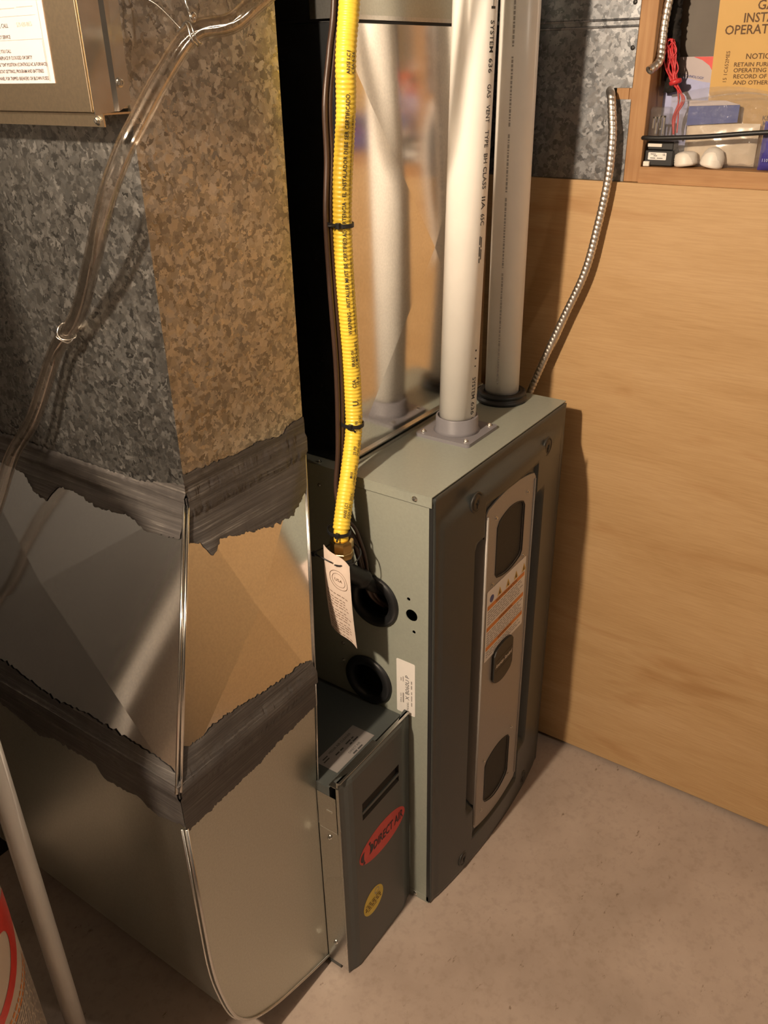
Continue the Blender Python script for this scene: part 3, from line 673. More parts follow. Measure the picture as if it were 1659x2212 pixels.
# brushed sealant bands
def interp(L, s):
    L = sorted(L)
    if s <= L[0][0]: return L[0][1]
    for (a, b), (c, d) in zip(L, L[1:]):
        if s <= c: return b + (d - b) * (s - a) / max(1e-6, c - a)
    return L[-1][1]
def band(name, top, bot, s0, s1, zs, fn, mat, seed, n_=150, m_=16, fr=.004):
    V = []; F = []
    for i in range(n_ + 1):
        s = s0 + (s1 - s0) * i / n_
        h = noise.noise(Vector((s * 140, seed, 0))) * fr + noise.noise(Vector((s * 420, seed, 3))) * fr * .6
        h2 = noise.noise(Vector((s * 130, seed, 9))) * fr + noise.noise(Vector((s * 450, seed, 7))) * fr * .8
        zt1 = interp(top, s) + h; zb = interp(bot, s) + h2
        for j in range(m_ + 1):
            z = zb + (zt1 - zb) * j / m_
            off = .0014 + .0040 * (1 - sm(.0125, .0165, abs(z - zs)))
            if j in (0, m_): off = .0004
            V.append(fn(s, z, off))
    w_ = m_ + 1
    for i in range(n_):
        for j in range(m_): a = i * w_ + j; F.append([a, a + 1, a + w_ + 1, a + w_])
    return obj(name, V, F, mat, rd, True, label='dark grey brushed duct sealant')
def pyr(u, t_, cu, ct): return max(0.0, min(u / cu, (1 - u) / (1 - cu), t_ / ct, (1 - t_) / (1 - ct)))
def ffc(s, z, o):  # follow the folded front and stay between its flaring edges
    lo_ = xl(z); hi_ = lerp(XRU, XRL, zt_(z)); x = max(lo_ - .0022, min(hi_ + .001, s))
    b_ = BUF * pyr((x - lo_) / (hi_ - lo_), 1 - zt_(z), .52, .46) if ZL < z < ZU else 0
    return Vector((x, yf(z) - o - .0009 - b_ * 1.04, z))
def fs(s, z, o):
    b_ = BUS * pyr((YB - s) / (YB - yf(z)), 1 - zt_(z), .52, .5) if ZL < z < ZU else 0
    return Vector((xl(z) - o - .0014 - b_ * 1.1, s, z))
fu_top = [(-.36, 1.146), (-.295, 1.142), (-.222, 1.137), (-.19, 1.139), (-.138, 1.131), (-.116, 1.144), (-.083, 1.143)]
fu_bot = [(-.375, 1.050), (-.352, 1.040), (-.342, 1.016), (-.332, 1.020), (-.319, 1.034), (-.271, 1.022), (-.207, 1.008), (-.159, 1.005), (-.13, 1.018), (-.10, 1.032)]
lu_top = [(.80, 1.115), (.663, 1.114), (.55, 1.113), (.421, 1.112), (.303, 1.112), (.215, 1.130)]
lu_bot = [(.80, 1.068), (.653, 1.067), (.578, 1.063), (.538, 1.044), (.503, 1.037), (.486, 1.062), (.446, 1.065), (.383, 1.055), (.314, 1.060), (.266, 1.049), (.203, 1.053)]
fl_top = [(-.53, .79), (-.494, .792), (-.462, .791), (-.439, .796), (-.377, .79), (-.311, .781), (-.237, .778), (-.211, .772)]
fl_bot = [(-.53, .659), (-.499, .661), (-.481, .659), (-.444, .662), (-.377, .664), (-.321, .674), (-.217, .680)]
ll_top = [(.80, .785), (.55, .782), (.501, .779), (.452, .774), (.392, .768), (.322, .774), (.261, .774), (.203, .773), (.169, .771), (.143, .769), (.109, .762), (.098, .762)]
ll_bot = [(.80, .69), (.554, .694), (.485, .682), (.447, .671), (.4, .687), (.348, .685), (.301, .689), (.282, .666), (.25, .666), (.201, .673), (.163, .656), (.112, .669), (.098, .669)]
band('sealant_band', fu_top, fu_bot, -.380, -.078, ZU, ffc, 'mastic_front', 1.3)
band('sealant_band', lu_top, lu_bot, .202, .795, ZU, fs, 'mastic_side', 5.1)
band('sealant_band', fl_top, fl_bot, -.5305, -.2155, ZL, ffc, 'mastic_front', 8.7)
band('sealant_band', ll_top, ll_bot, .098, .795, ZL, fs, 'mastic_side', 12.2)

# ------------------------------------------------------------------ access box high on the duct
ab = thing('duct_access_box', (-.375, .45, 1.60), 'shallow galvanized access box with a service notice on the duct side', 'box')
BX = -.3985
box('box_body', (BX + .004, .208, 1.618), (XLU - .0005, .72, 2.08), 'sheet_box', ab)
box('cover_panel', (BX - .001, .212, 1.6155), (BX + .0025, .72, 2.09), 'sheet_box', ab, .0008)
obj('lower_lip', *join(g_box((BX + .006, .203, 1.6005), (BX + .008, .72, 1.6145)), g_box((BX + .008, .203, 1.6125), (XLU - .0005, .72, 1.6145))), 'sheet_box', ab)
sv = [(BX - .006, .2005, 1.613), (BX + .022, .2015, 1.6155), (BX + .027, .1985, 1.616), (-.3535, .1985, 1.6235), (-.3425, .2000, 2.08), (BX + .027, .1985, 2.08), (BX + .022, .2015, 2.08), (BX - .006, .2005, 2.08)]
obj('edge_strip', sv + [(p[0], p[1] + .0012, p[2]) for p in sv], [[0, 1, 6, 7], [1, 2, 5, 6], [2, 3, 4, 5], [8, 15, 14, 9], [9, 14, 13, 10], [10, 13, 12, 11], [0, 8, 9, 1], [1, 9, 10, 2], [2, 10, 11, 3], [3, 11, 12, 4], [7, 15, 8, 0]], 'chrome', ab)
screw(ab, (-.366, .1985, 1.6450), (0, -1, 0)); screw(ab, (BX + .006, .212, 1.607), (-1, 0, 0))
# paper notice on the cover
PN = lambda a, b, c=0: Vector((BX - .0012 - c, .268 - a, 1.6455 + b))   # a runs towards the corner (right in view)
pn = obj('paper_notice', *mapped(g_plate([(-.19, 0), (0, 0), (.004, .2), (-.19, .2)], [], .0004), lambda a, b, c: PN(a, b, c)), 'paper', ab, label='white paper service notice with ruled lines')
gs = [shift(g_text(s, .0052, 0, .82, .006), x, z) for s, x, z in (
    ('ELECTRICAL PANEL FOR TRIPPED BREAKERS OR BLOWN FUSES', -.131, .0035), ('YOUR THERMOSTAT SETTINGS, PROGRAM AND BATTERIES', -.131, .0110), ('FURNACE SWITCH IN THE "ON" POSITION (CONTROLS AC & FURNACE)', -.148, .0180),
    ('THE FILTER AND REPLACE IF CLOGGED OR DIRTY', -.130, .0250), ('BEFORE YOU CALL', -.108, .0320), ('FOR EMERGENCY SERVICE', -.118, .0465))]
put('lettering', join(*gs), 'ink', pn, PN, .0007)
put('lettering', shift(g_text('PLEASE CALL', .0062, 0, .9), -.1, .0575), 'ink', pn, PN, .0007)
put('lettering', shift(g_text('519-420-0055', .0068, 0, .75), -.052, .0575), 'inkfaint', pn, PN, .0007)
gl = [g_rect2(-.18, .0445, -.010, .0450), g_rect2(-.010, .002, -.0096, .045), g_rect2(-.008, .002, -.0076, .2), g_rect2(-.18, .0682, -.014, .0685)]
for k in range(8): gl += [g_rect2(-.18, .076 + .0135 * k, -.050, .0766 + .0135 * k), g_rect2(-.046, .0765 + .0135 * k, -.016, .0771 + .0135 * k)]
o = put('ruled_lines', join(*gl), 'inkgrey', pn, PN, .0007); o['kind'] = 'stuff'

# ------------------------------------------------------------------ clear drain hose with wire hangers
hp = [(-.02, .075, 1.86), (-.10, .085, 1.80), (-.2301, .10, 1.7254), (-.2686, .11, 1.702), (-.313, .125, 1.6928), (-.3512, .135, 1.6572), (-.3872, .15, 1.608), (-.405, .1636, 1.5759), (-.412, .1957, 1.5258), (-.402, .254, 1.4503), (-.378, .340, 1.3631), (-.376, .411, 1.2997), (-.390, .4816, 1.1878), (-.412, .53, 1.12), (-.445, .561, 1.03), (-.50, .60, .92), (-.545, .66, .80), (-.575, .70, .60), (-.585, .715, .30), (-.59, .72, .014)]
hpts = spline(hp, .010)
hs = thing('drain_hose', (-.59, .72, .003), 'clear vinyl drain hose slung across the corner of the return duct', 'hose')
go = g_tube(hpts, .0112, 20, False); gi = g_tube(hpts, .0088, 20, False)
gi = (gi[0], [q[::-1] for q in gi[1]]); n0 = len(hpts)
V, F = join(go, gi); off_ = len(go[0])
for base in (0, (n0 - 1) * 20):
    for k in range(20): F.append([base + k, base + (k + 1) % 20, off_ + base + (k + 1) % 20, off_ + base + k])
obj('tube_wall', V, F, 'vinyl', hs, True)
def hanger(c, tdir, wallp, nrm, label):
    t_ = thing('wire_hanger', wallp, label, 'hanger')
    tdir = Vector(tdir).normalized(); u = tdir.orthogonal().normalized(); v_ = tdir.cross(u); c = Vector(c)
    loop = [c + (u * math.cos(a) + v_ * math.sin(a)) * .0128 + tdir * (.004 * math.sin(2 * a)) for a in [2 * math.pi * k / 24 for k in range(25)]]
    tube('wire_loop', loop, .0011, 'chrome', t_, 8)
    loop2 = [p + tdir * .005 + Vector((0, 0, .002 * math.sin(i))) for i, p in enumerate(loop[:18])]
    tube('wire_loop', loop2, .0011, 'chrome', t_, 8)
    w_ = Vector(wallp); near = min(loop, key=lambda p: (p - w_).length)
    tube('wire_tail', spline([near, near.lerp(w_, .5) + Vector((.004, 0, .006)), w_ + Vector(nrm) * .002], .003), .0011, 'chrome', t_, 8)
    return t_
i1 = min(range(len(hpts)), key=lambda i: (hpts[i] - Vector((-.3215, .128, 1.69))).length)
h1 = hanger(hpts[i1], hpts[i1 + 1] - hpts[i1], (-.333, YU - .0005, 1.735), (0, -1, 0), 'twisted wire hanger holding the clear hose near the access box')
screw(h1, (-.333, YU, 1.735), (0, -1, 0))
tube('hook_wire', spline([(-.3250, .116, 1.703), (-.3290, .114, 1.712), (-.3300, .116, 1.722), (-.328, .12, 1.732), (-.326, .14, 1.75), (-.325, .204, 1.78)], .003), .0011, 'chrome', h1, 8)
lathe('coil_eye', (-.3265, .112, 1.7065), (0, -1, 0), [(.0045, 0), (.0052, .001), (.0052, .0022), (.0032, .003), (.0014, .002)], 'chrome', h1, 16)
i2 = min(range(len(hpts)), key=lambda i: (hpts[i] - Vector((-.376, .372, 1.335))).length)
h2 = hanger(hpts[i2], hpts[i2 + 1] - hpts[i2], (XLU - .0005, .3794, 1.3339), (-1, 0, 0), 'twisted wire hanger holding the clear hose above the sealant')
screw(h2, (XLU, .3794, 1.3339), (-1, 0, 0))

# ------------------------------------------------------------------ coil case and plenum above the furnace
cc = thing('coil_case', (.267, .42, FH + .001), 'tall sheet metal coil case with mirror-bright front standing on the furnace', 'coil case')
KX0, KX1, KY, KYB, KZ0, KZ1 = .026, .512, .193, .68, FH + .0012, 1.712
obj('front_sheet', *xbreak([(KX0 + .004, KY, KZ0 + .012), (KX1, KY, KZ0 + .012), (KX1, KY, KZ1), (KX0 + .004, KY, KZ1)], .010, (.55, .48)), 'sheet_coil', cc, label='mirror-bright cross-broken sheet')
obj('case_body', *join(([(KX0, KY + .004, KZ0), (KX0, KYB, KZ0), (KX0, KYB, KZ1), (KX0, KY + .004, KZ1)], [[0, 3, 2, 1]]), ([(KX1, KY, KZ0), (KX1, KYB, KZ0), (KX1, KYB, KZ1), (KX1, KY, KZ1)], [[0, 1, 2, 3]]), ([(KX0, KYB, KZ0), (KX1, KYB, KZ0), (KX1, KYB, KZ1), (KX0, KYB, KZ1)], [[0, 1, 2, 3]])), 'coil_black', cc, label='glossy black side')
cv = [(KX0, KY + .026), (KX0, KY + .004), (KX0 + .0008, KY + .0012), (KX0 + .004, KY), (KX0 + .012, KY - .0004)]
obj('corner_fold', [(x - .0006, y - .0002, z) for x, y in cv for z in (KZ0, KZ1)], [[2 * i, 2 * i + 2, 2 * i + 3, 2 * i + 1] for i in range(4)], 'coil_black', cc, True)
obj('base_channel', *join(g_box((KX0 - .001, KY - .007, KZ0), (KX1, KY - .0055, KZ0 + .006)), g_box((KX0 - .001, KY - .0055, KZ0 + .010), (KX1, KY + .001, KZ0 + .0125)), g_box((KX0 - .001, KY - .0068, KZ0), (KX1, KY + .001, KZ0 + .0015))), 'galv', cc)
pl = thing('supply_plenum', (.267, .42, 1.7125), 'satin sheet metal supply plenum flanged onto the top of the coil case', 'duct')
obj('plenum_box', *open_box(KX0 - .006, KX1 + .006, KY - .004, KYB, 1.7215, 2.316), 'sheet_boot', pl)
obj('dark_joint', *open_box(KX0 + .001, KX1 - .001, KY + .002, KYB - .01, 1.7125, 1.7214), 'gasket', pl)
box('side_liner', (KX0 - .0078, KY + .036, 1.716), (KX0 - .0064, KYB, 2.316), 'coil_black', pl)
obj('drip_flange', *join(g_box((KX0 - .007, KY - .0062, 1.7165), (KX1 + .007, KY - .0042, 1.7225)), g_box((KX0 - .0085, KY - .0062, 1.7165), (KX0 - .0066, KY + .034, 1.7900))), 'galv', pl)
for o in (hs, cc): pass

# ------------------------------------------------------------------ yellow gas line
gl_ = thing('gas_line', (-.076, .14, .90), 'yellow corrugated flexible gas line hanging in front of the coil case', 'gas line')
gp = [(.03, .145, 1.90), (.021, .148, 1.81), (.0105, .15, 1.7364), (-.0024, .15, 1.6693), (-.0003, .155, 1.5988), (-.0083, .16, 1.4989), (-.0061, .165, 1.4177), (.0006, .168, 1.3304), (.0086, .17, 1.2365), (.0089, .168, 1.1556), (.0002, .163, 1.1002), (-.0262, .155, 1.0423), (-.0521, .148, .9924), (-.0739, .142, .9449), (-.0768, .14, .926)]
gpts = spline(gp, .0014)
NG = len(gpts)
def grr(i):
    base = .0146 if i < NG - 16 else .0128
    return base + .00055 * math.sin(2 * math.pi * i / 4.6) * (1 if i < NG - 14 else 0) + .0004 * noise.noise(Vector((i * .02, 3, 1)))
obj('jacket', *g_tube(gpts, grr, 22), 'yellow', gl_, True)
GF = frame_path(gpts)
def on_hose(s0, ang, r=.0158):
    """print reading upwards along the hose: u = up the hose from height s0 (metres below the top end measured by index)"""
    i0 = min(range(NG), key=lambda i: abs(gpts[i].z - s0))
    def fn(a, b, c=0):
        k = i0 - a / .0014; i = max(0, min(NG - 2, int(k))); t_ = k - i
        p, T, u, v = GF[i]; p2 = GF[i + 1][0]; q = p.lerp(p2, t_)
        # direction facing the room, turned about the hose axis
        f_ = Vector((math.cos(ang + b / r), math.sin(ang + b / r), 0)); f_ = (f_ - T * f_.dot(T)).normalized(); return q + f_ * r
    return fn
AH = a_deg(-106)
def hose_text(s, z, size, da=0.0, sx=.9): return obj('lettering', *mapped(g_text(s, size, 0, sx, .01), lambda a, b, c=0: on_hose(z, AH + da)(a, -b)), 'ink', gl_)
hose_text('WARNING - INSTALLER MUST BE CERTIFIED.', 1.272, .0086, -.30, .92)
hose_text('IMPROPER INSTALLATION OR USE MAY CAUSE INJURY OR DEATH', 1.272, .0046, .22, .9)
hose_text('ADVERTENCIA - EL INSTALADOR DEBE SER CERTIFICADO.', 1.428, .0086, -.30, .88)
hose_text('UNA INSTALACION INCORRECTA PUEDE CAUSAR DANOS A LA PROPIEDAD O HASTA LA MUERTE', 1.428, .0046, .22, .82)
hose_text('ANSI LC1', 1.648, .0075, -.25); hose_text('CSA 6.26', 1.648, .0075, .25)
hose_text('25 PSI', 1.062, .0068, -.25); hose_text('FUEL GAS', 1.062, .0068, .2); hose_text('MAX', 1.048 - .022, .006, -.3); hose_text('COMBUSTIBLE', 1.018, .0058, .15)
hose_text('ICC ES', 1.100, .0072, -.25); hose_text('PMG-1267', 1.100, .0072, .2); hose_text('U.', 1.145, .0145, -.1); hose_text('CSA', 1.178, .009, -.25); hose_text('10-4', 1.182, .009, .2)
hose_text('ANSI LC1', .965, .0072, -.35); hose_text('CSA 6.26 - 2016', .965, .0072, .1); hose_text('BRASS OF', 1.215, .0075, -.25); hose_text('COMPONENTS', 1.212, .0075, .2)
# brass nut and black iron elbow
P0 = Vector((-.0772, .1395, .9300)); AX = Vector((-.004, -.002, -1)).normalized()
lathe('brass_nut', P0, AX, [(.0165, 0), (.0205, .002), (.0210, .006), (.0210, .018), (.0205, .020), (.0190, .021), (.0190, .023), (.0200, .024), (.0200, .034), (.0185, .036), (.0150, .037)], 'brass', gl_, 8, False)
lathe('tape_ring', P0 + AX * .0365, AX, [(.0135, 0), (.0140, .001), (.0140, .004), (.0132, .005)], 'paper', gl_, 24)
ep = spline([P0 + AX * .038, P0 + AX * .052, (-.0690, .138, .862), (-.0470, .134, .842), (-.0230, .130, .818), (.0050, .129, .790), (.040, .128, .765)], .004)
ne = len(ep)
obj('iron_elbow', *g_tube(ep, lambda i: .0175 if i < 3 else (.0165 if i < ne * .42 else (.0185 if i < ne * .50 else .0132)), 20), 'iron', gl_, True)
# zip ties round the hose
def zip_tie(z, tail, label):
    i = min(range(NG), key=lambda k: abs(gpts[k].z - z)); c, T, u, v = GF[i]
    t_ = thing('cable_tie', c - Vector((0, 0, .004)), label, 'cable tie')
    # strap circles hose and the cable beside it
    cx_ = c + Vector((-.0005, .004, 0)); prof = []
    ring = []
    for k in range(33):
        a = 2 * math.pi * k / 32; ring.append(cx_ + Vector((math.cos(a) * .0176, math.sin(a) * .0205, .0012 * math.sin(a))))
    V_ = []; F_ = []
    for p in ring:
        d = (p - cx_); d.z = 0; d.normalize(); V_ += [p - Vector((0, 0, .003)), p + Vector((0, 0, .003)), p + d * .0015 + Vector((0, 0, .003)), p + d * .0015 - Vector((0, 0, .003))]
    for k in range(32):
        for j in range(4): F_.append([4 * k + j, 4 * k + (j + 1) % 4, 4 * k + 4 + (j + 1) % 4, 4 * k + 4 + j])
    obj('strap', V_, F_, 'black', t_)
    h = cx_ + Vector((-.0175, -.009, 0)); box('lock_head', h - Vector((.004, .004, .0045)), h + Vector((.003, .003, .0045)), 'black', t_, .0008)
    tube('cut_tail', [h, h + Vector(tail)], .0016, 'black', t_, 8)
zip_tie(1.4435, (-.012, .010, .001), 'black cable tie round the gas line beside the Spanish print')
zip_tie(1.1120, (.004, -.008, -.009), 'black cable tie round the gas line above the furnace top edge')
zip_tie(.9440, (-.006, -.004, -.008), 'black cable tie round the gas line just above the brass nut')
# brown thermostat cables: run down behind the hose and swing into the upper bushing
wp = [(.045, .182, 1.90), (.0285, .182, 1.7386), (.0132, .182, 1.6768), (-.0029, .182, 1.6083), (-.0043, .182, 1.5343), (-.0130, .182, 1.4516), (-.0113, .182, 1.3495), (-.0050, .182, 1.2061), (-.0100, .182, 1.072), (-.0210, .182, 1.0), (-.032, .172, .960), (-.0372, .155, .9299), (-.0300, .145, .9018), (-.0215, .142, .8674), (-.0165, .136, .825), (-.0030, .129, .778), (.028, .120, .738)]
for k, (dx, dy, lab) in enumerate(((0, 0, 'brown thermostat cable running closest to the yellow gas line'), (-.0085, .004, 'brown thermostat cable on the outer side of the bundle by the coil case'))):
    pts = [Vector(p) + Vector((dx, dy * .5, 0)) * (1 if i < 10 else .6) for i, p in enumerate(wp)]
    o = tube('thermostat_cable', spline(pts, .006), .0044, 'wire', None, 10); setp(o, lab, 'cable')
for k, (off, lab) in enumerate((((.004, .012, .0), 'brown low-voltage wire looping widest over the black elbow'), ((.002, -.008, .003), 'brown low-voltage wire hanging in front of the bundle at the bushing'), ((-.006, .003, .002), 'brown low-voltage wire tight against the elbow in the bundle'))):
    o_ = Vector(off)
    pts = [Vector((-.052, .150, .951)) + o_ * .3, Vector((-.040, .149, .932)) + o_, Vector((-.0285, .146, .9018)) + o_, Vector((-.0185, .141, .8600)) + o_ * .9, Vector((-.0155, .134, .818)) + o_ * .5, Vector((.0005, .127, .770)) + o_ * .4, Vector((.030, .119, .734)) + o_ * .5]
    o = tube('low_voltage_wire', spline(pts, .005), .0034, 'wire', None, 10); setp(o, lab, 'wire')
# paper tag on a black tie
tg = thing('paper_tag', (-.108, .13, .73), 'long pinkish paper tag with small print hanging from the gas fitting', 'tag')
TC = [Vector((-.103, .1594, .9250)), Vector((-.112, .0975, .9050)), Vector((-.104, .0945, .7290)), Vector((-.110, .1460, .7650))]   # TL TR BR BL
def tagp(u, v, off=0.0):
    """u 0..1 across (towards the room), v 0..1 down"""
    p = TC[0].lerp(TC[1], u).lerp(TC[3].lerp(TC[2], u), v); return p + Vector((-1, -.15, 0)).normalized() * (off + .006 * math.sin(math.pi * v) * (1 - .4 * u) + .003 * math.sin(2 * math.pi * u))
nu, nv = 10, 24
corner = lambda u, v: (u, v)
V = [tagp(u / nu, v / nv, o_) for o_ in (.0, -.0005) for v in range(nv + 1) for u in range(nu + 1)]; F = []; m_ = (nu + 1) * (nv + 1)
for v in range(nv):
    for u in range(nu):
        a = v * (nu + 1) + u; F.append([a, a + 1, a + nu + 2, a + nu + 1]); F.append([m_ + a, m_ + a + nu + 1, m_ + a + nu + 2, m_ + a + 1])
obj('card', V, F, 'tagpaper', tg, True)
TW, TH = .063, .182
tm = lambda a, b, c=0: tagp(a / TW, 1 - b / TH, .0006)
gs = []; zz = .098
for k in range(14):
    gs.append(greek(.006, TW - .008 - random.uniform(0, .012), zz, .0016, 60 + k, .003, .009, .002)); zz -= .0062 if k % 4 else .0095
o = obj('fine_print', *mapped(join(*gs), tm), 'inkbrown', tg); o['kind'] = 'stuff'
def ring2(cx, cy, r0, r1, n_=36):
    V_ = [(cx + r * math.cos(2 * math.pi * k / n_), cy + r * math.sin(2 * math.pi * k / n_), 0) for r in (r0, r1) for k in range(n_)]
    return V_, [[k, (k + 1) % n_, n_ + (k + 1) % n_, n_ + k] for k in range(n_)]
obj('seal_print', *mapped(ring2(.034, .132, .0185, .0193), tm), 'inkbrown', tg); obj('seal_print', *mapped(ring2(.034, .132, .0130, .0137), tm), 'inkbrown', tg)
obj('lettering', *mapped(shift(g_text('USA', .0085), .0255, .129), tm), 'inkbrown', tg)
tt = thing('tag_tie', (-.08, .14, .89), 'thin black tie threading the paper tag round the brass nut', 'cable tie')
tube('strap', spline([(-.114, .134, .9020), (-.118, .150, .9080), (-.108, .176, .9060), (-.085, .172, .906), (-.062, .166, .908), (-.050, .150, .912), (-.049, .128, .906), (-.058, .113, .900), (-.085, .108, .895), (-.107, .118, .8975), (-.115, .128, .9000)], .003), .0013, 'black', tt, 8)
tube('strap_end', spline([(-.112, .176, .9070), (-.110, .192, .9030), (-.108, .205, .902)], .003), .0012, 'black', tt, 8)
box('lock_head', (-.1145, .171, .9015), (-.1075, .179, .9095), 'black', tt, .0008)

# ------------------------------------------------------------------ flexible metal conduits
def conduit(name, pts, r, label):
    q = spline(pts, .0013); n_ = len(q); fr = frame_path(q); V_ = []; F_ = []; sg = 16; pitch = 7.0
    for i, (p, T, u, v) in enumerate(fr):
        for k in range(sg):
            a = 2 * math.pi * k / sg; ph = (i / pitch + k / sg) % 1.0
            rr = r * (.84 + .16 * abs(math.sin(math.pi * ph)) ** .6); V_.append(p + (u * math.cos(a) + v * math.sin(a)) * rr)
    for i in range(n_ - 1):
        for k in range(sg): a = i * sg + k; b = i * sg + (k + 1) % sg; F_.append([a, b, b + sg, a + sg])
    o_ = obj(name, V_, F_, 'steel', None, True); return setp(o_, label, 'conduit')
conduit('flexible_conduit', [(.650, .0062, 1.6045), (.634, .0061, 1.6045), (.616, -.0040, 1.5960), (.607, -.0130, 1.562), (.601, -.0198, 1.5245), (.598, -.0203, 1.4511), (.596, -.0095, 1.3648), (.592, .0071, 1.2734), (.588, .044, 1.1742), (.583, .0773, 1.0843), (.579, .1076, .995), (.577, .125, .93)], .0083, 'spiral steel conduit swinging from the galvanized panel down behind the furnace')
conduit('flexible_conduit', [(.672, -.082, 1.86), (.668, -.0775, 1.78), (.665, -.0754, 1.7494), (.664, -.0728, 1.7136), (.661, -.0735, 1.6806), (.6500, -.0765, 1.6530), (.6300, -.0660, 1.638)], .0078, 'short spiral steel conduit end hanging beside the framing stud')

# ------------------------------------------------------------------ things on the framing shelf
SZ = 1.4742
def flat(name, pts_yz, x, mat, parent, th=.0006): 
    g_ = g_plate(pts_yz, [], th); return obj(name, *mapped(g_, lambda a, b, c: Vector((x - c, a, b))), mat, parent)
bk = thing('furnace_manual', (.70, -.28, SZ), 'yellow furnace instruction booklet with brown capitals leaning in the stud bay', 'booklet')
lean = lambda z: .712 - .02 * (z - SZ) / .3
MB = lambda a, b, c=0: Vector((lean(b) + .004 - c, a, b))
obj('cover', *mapped(g_plate([(-.160, SZ + .0008), (-.157, 1.80), (-.385, 1.80), (-.388, SZ + .0008)], [], .005), MB), 'booklet', bk)
def bt(s, y, z, size, sx=1.0, bold=.012, mat='inkbrown'): return obj('lettering', *mapped(g_text(s, size, 0, sx, bold), lambda a, b, c=0: MB(y - a, z + b, .0056)), mat, bk)
bt('GAS FURNACE', -.2225, 1.7294, .0205); bt('INSTALLATION', -.2019, 1.7107, .0205, .92); bt('OPERATING', -.1725, 1.6928, .0205, .98)
bt('NOTICE', -.215, 1.6537, .0125, 1.05); bt('RETAIN FURNACE', -.1963, 1.6419, .0095, 1.1); bt('OPERATING INFO', -.197, 1.6327, .0095, 1.1); bt('RECORD OF', -.1979, 1.6229, .0095, 1.1); bt('AND OTHER', -.1996, 1.6129, .0095, 1.1)
bt('KEEP', -.2596, 1.5546, .011); bt('MANUAL', -.2612, 1.5455, .011)
obj('lettering', *mapped(g_text('15 1C652MES', .0095, 0, .95), lambda a, b, c=0: MB(-.187 - (-b), 1.6155 + a, .0056)), 'inkbrown', bk)
# leaflet behind: white with red corner and lilac lower half
lf = thing('folded_leaflet', (.722, -.11, SZ), 'white and lilac leaflet with a red corner behind the yellow booklet', 'leaflet')
flat('sheet', [(-.053, SZ + .001), (-.0548, 1.62), (-.0815, 1.659), (-.17, 1.659), (-.17, SZ + .001)], .728, 'paper', lf, .002)
flat('lilac_print', [(-.0535, SZ + .004), (-.0545, 1.596), (-.0600, 1.612), (-.0700, 1.6215), (-.0885, 1.6265), (-.105, 1.6245), (-.1361, 1.6175), (-.169, 1.613), (-.169, SZ + .004)], .7258, 'lilac', lf, .0005)
flat('red_print', [(-.1150, 1.6588), (-.132, 1.6530), (-.146, 1.6440), (-.1545, 1.6320), (-.1695, 1.628), (-.1695, 1.6588)], .7258, 'red', lf, .0005)
obj('lettering', *mapped(g_text('E-TECHNOLOGY', .0062), lambda a, b, c=0: Vector((.7250, -.092 - a * .99, 1.6275 + b - a * .14))), 'bluecard', lf)
# tarry black foam strip up the stud bay
V_, F_ = g_tube(spline([(.700, -.0770, 1.90), (.700, -.0770, 1.75), (.700, -.0775, 1.72), (.702, -.0790, 1.69), (.703, -.081, 1.66), (.705, -.084, 1.63), (.708, -.086, 1.60)], .004), .0125, 14)
V_ = [v + Vector((noise.noise(v * 160), noise.noise(v * 160 + Vector((5, 0, 0))), noise.noise(v * 160 + Vector((0, 9, 0))))) * .006 for v in V_]
o = obj('foam_strip', V_, F_, 'foam', None, True); setp(o, 'ragged black foam strip running up the stud beside the red wires', 'foam strip')
# red wires: one coiled bundle, several strands
rw = thing('red_wire_bundle', (.675, -.095, 1.528), 'loose bundle of thin red wires behind the clear blister pack', 'wires')
rng = random.Random(5)
for k in range(7):
    j = lambda s=.004: rng.uniform(-s, s)
    pts = [(.676 + j(), -.114 + j(.004), 1.528 + abs(j())), (.676 + j(), -.112 + j(.005), 1.56), (.674 + j(), -.118 + j(.005), 1.59), (.673 + j(), -.102 + j(.006), 1.617), (.673 + j(), -.094 + j(.011), 1.640), (.674 + j(), -.083 + j(.011), 1.662), (.675 + j(), -.078 + j(.008), 1.681 + j()), (.677 + j(), -.086 + j(), 1.687), (.678 + j(), -.092 + j(.006), 1.668), (.677 + j(), -.090 + j(.010), 1.645), (.676 + j(), -.100 + j(.006), 1.622)]
    tube('strand', spline(pts, .004), .0013, 'redwire', rw, 7)
lathe('binding', (.675, -.104, 1.614), (0, .35, 1), [(.008, 0), (.0115, .002), (.0115, .007), (.008, .009)], 'redwire', rw, 14)
# clear blister pack with metal clips
bp = thing('blister_pack', (.665, -.08, 1.519), 'clear plastic blister pack of small metal clips against the stud', 'blister pack')
obj('shell', *g_box((.655, -.1060, 1.5195), (.676, -.0680, 1.5770), .004, 2), 'blister', bp, True)
for y, z, h_ in ((-.078, 1.530, .030), (-.092, 1.528, .034), (-.085, 1.540, .020)): obj('metal_clip', *join(g_box((.662, y - .004, z), (.667, y - .001, z + h_)), g_box((.662, y - .004, z + h_ - .003), (.667, y + .005, z + h_)), g_box((.662, y + .002, z + .01), (.667, y + .005, z + h_))), 'chrome', bp)
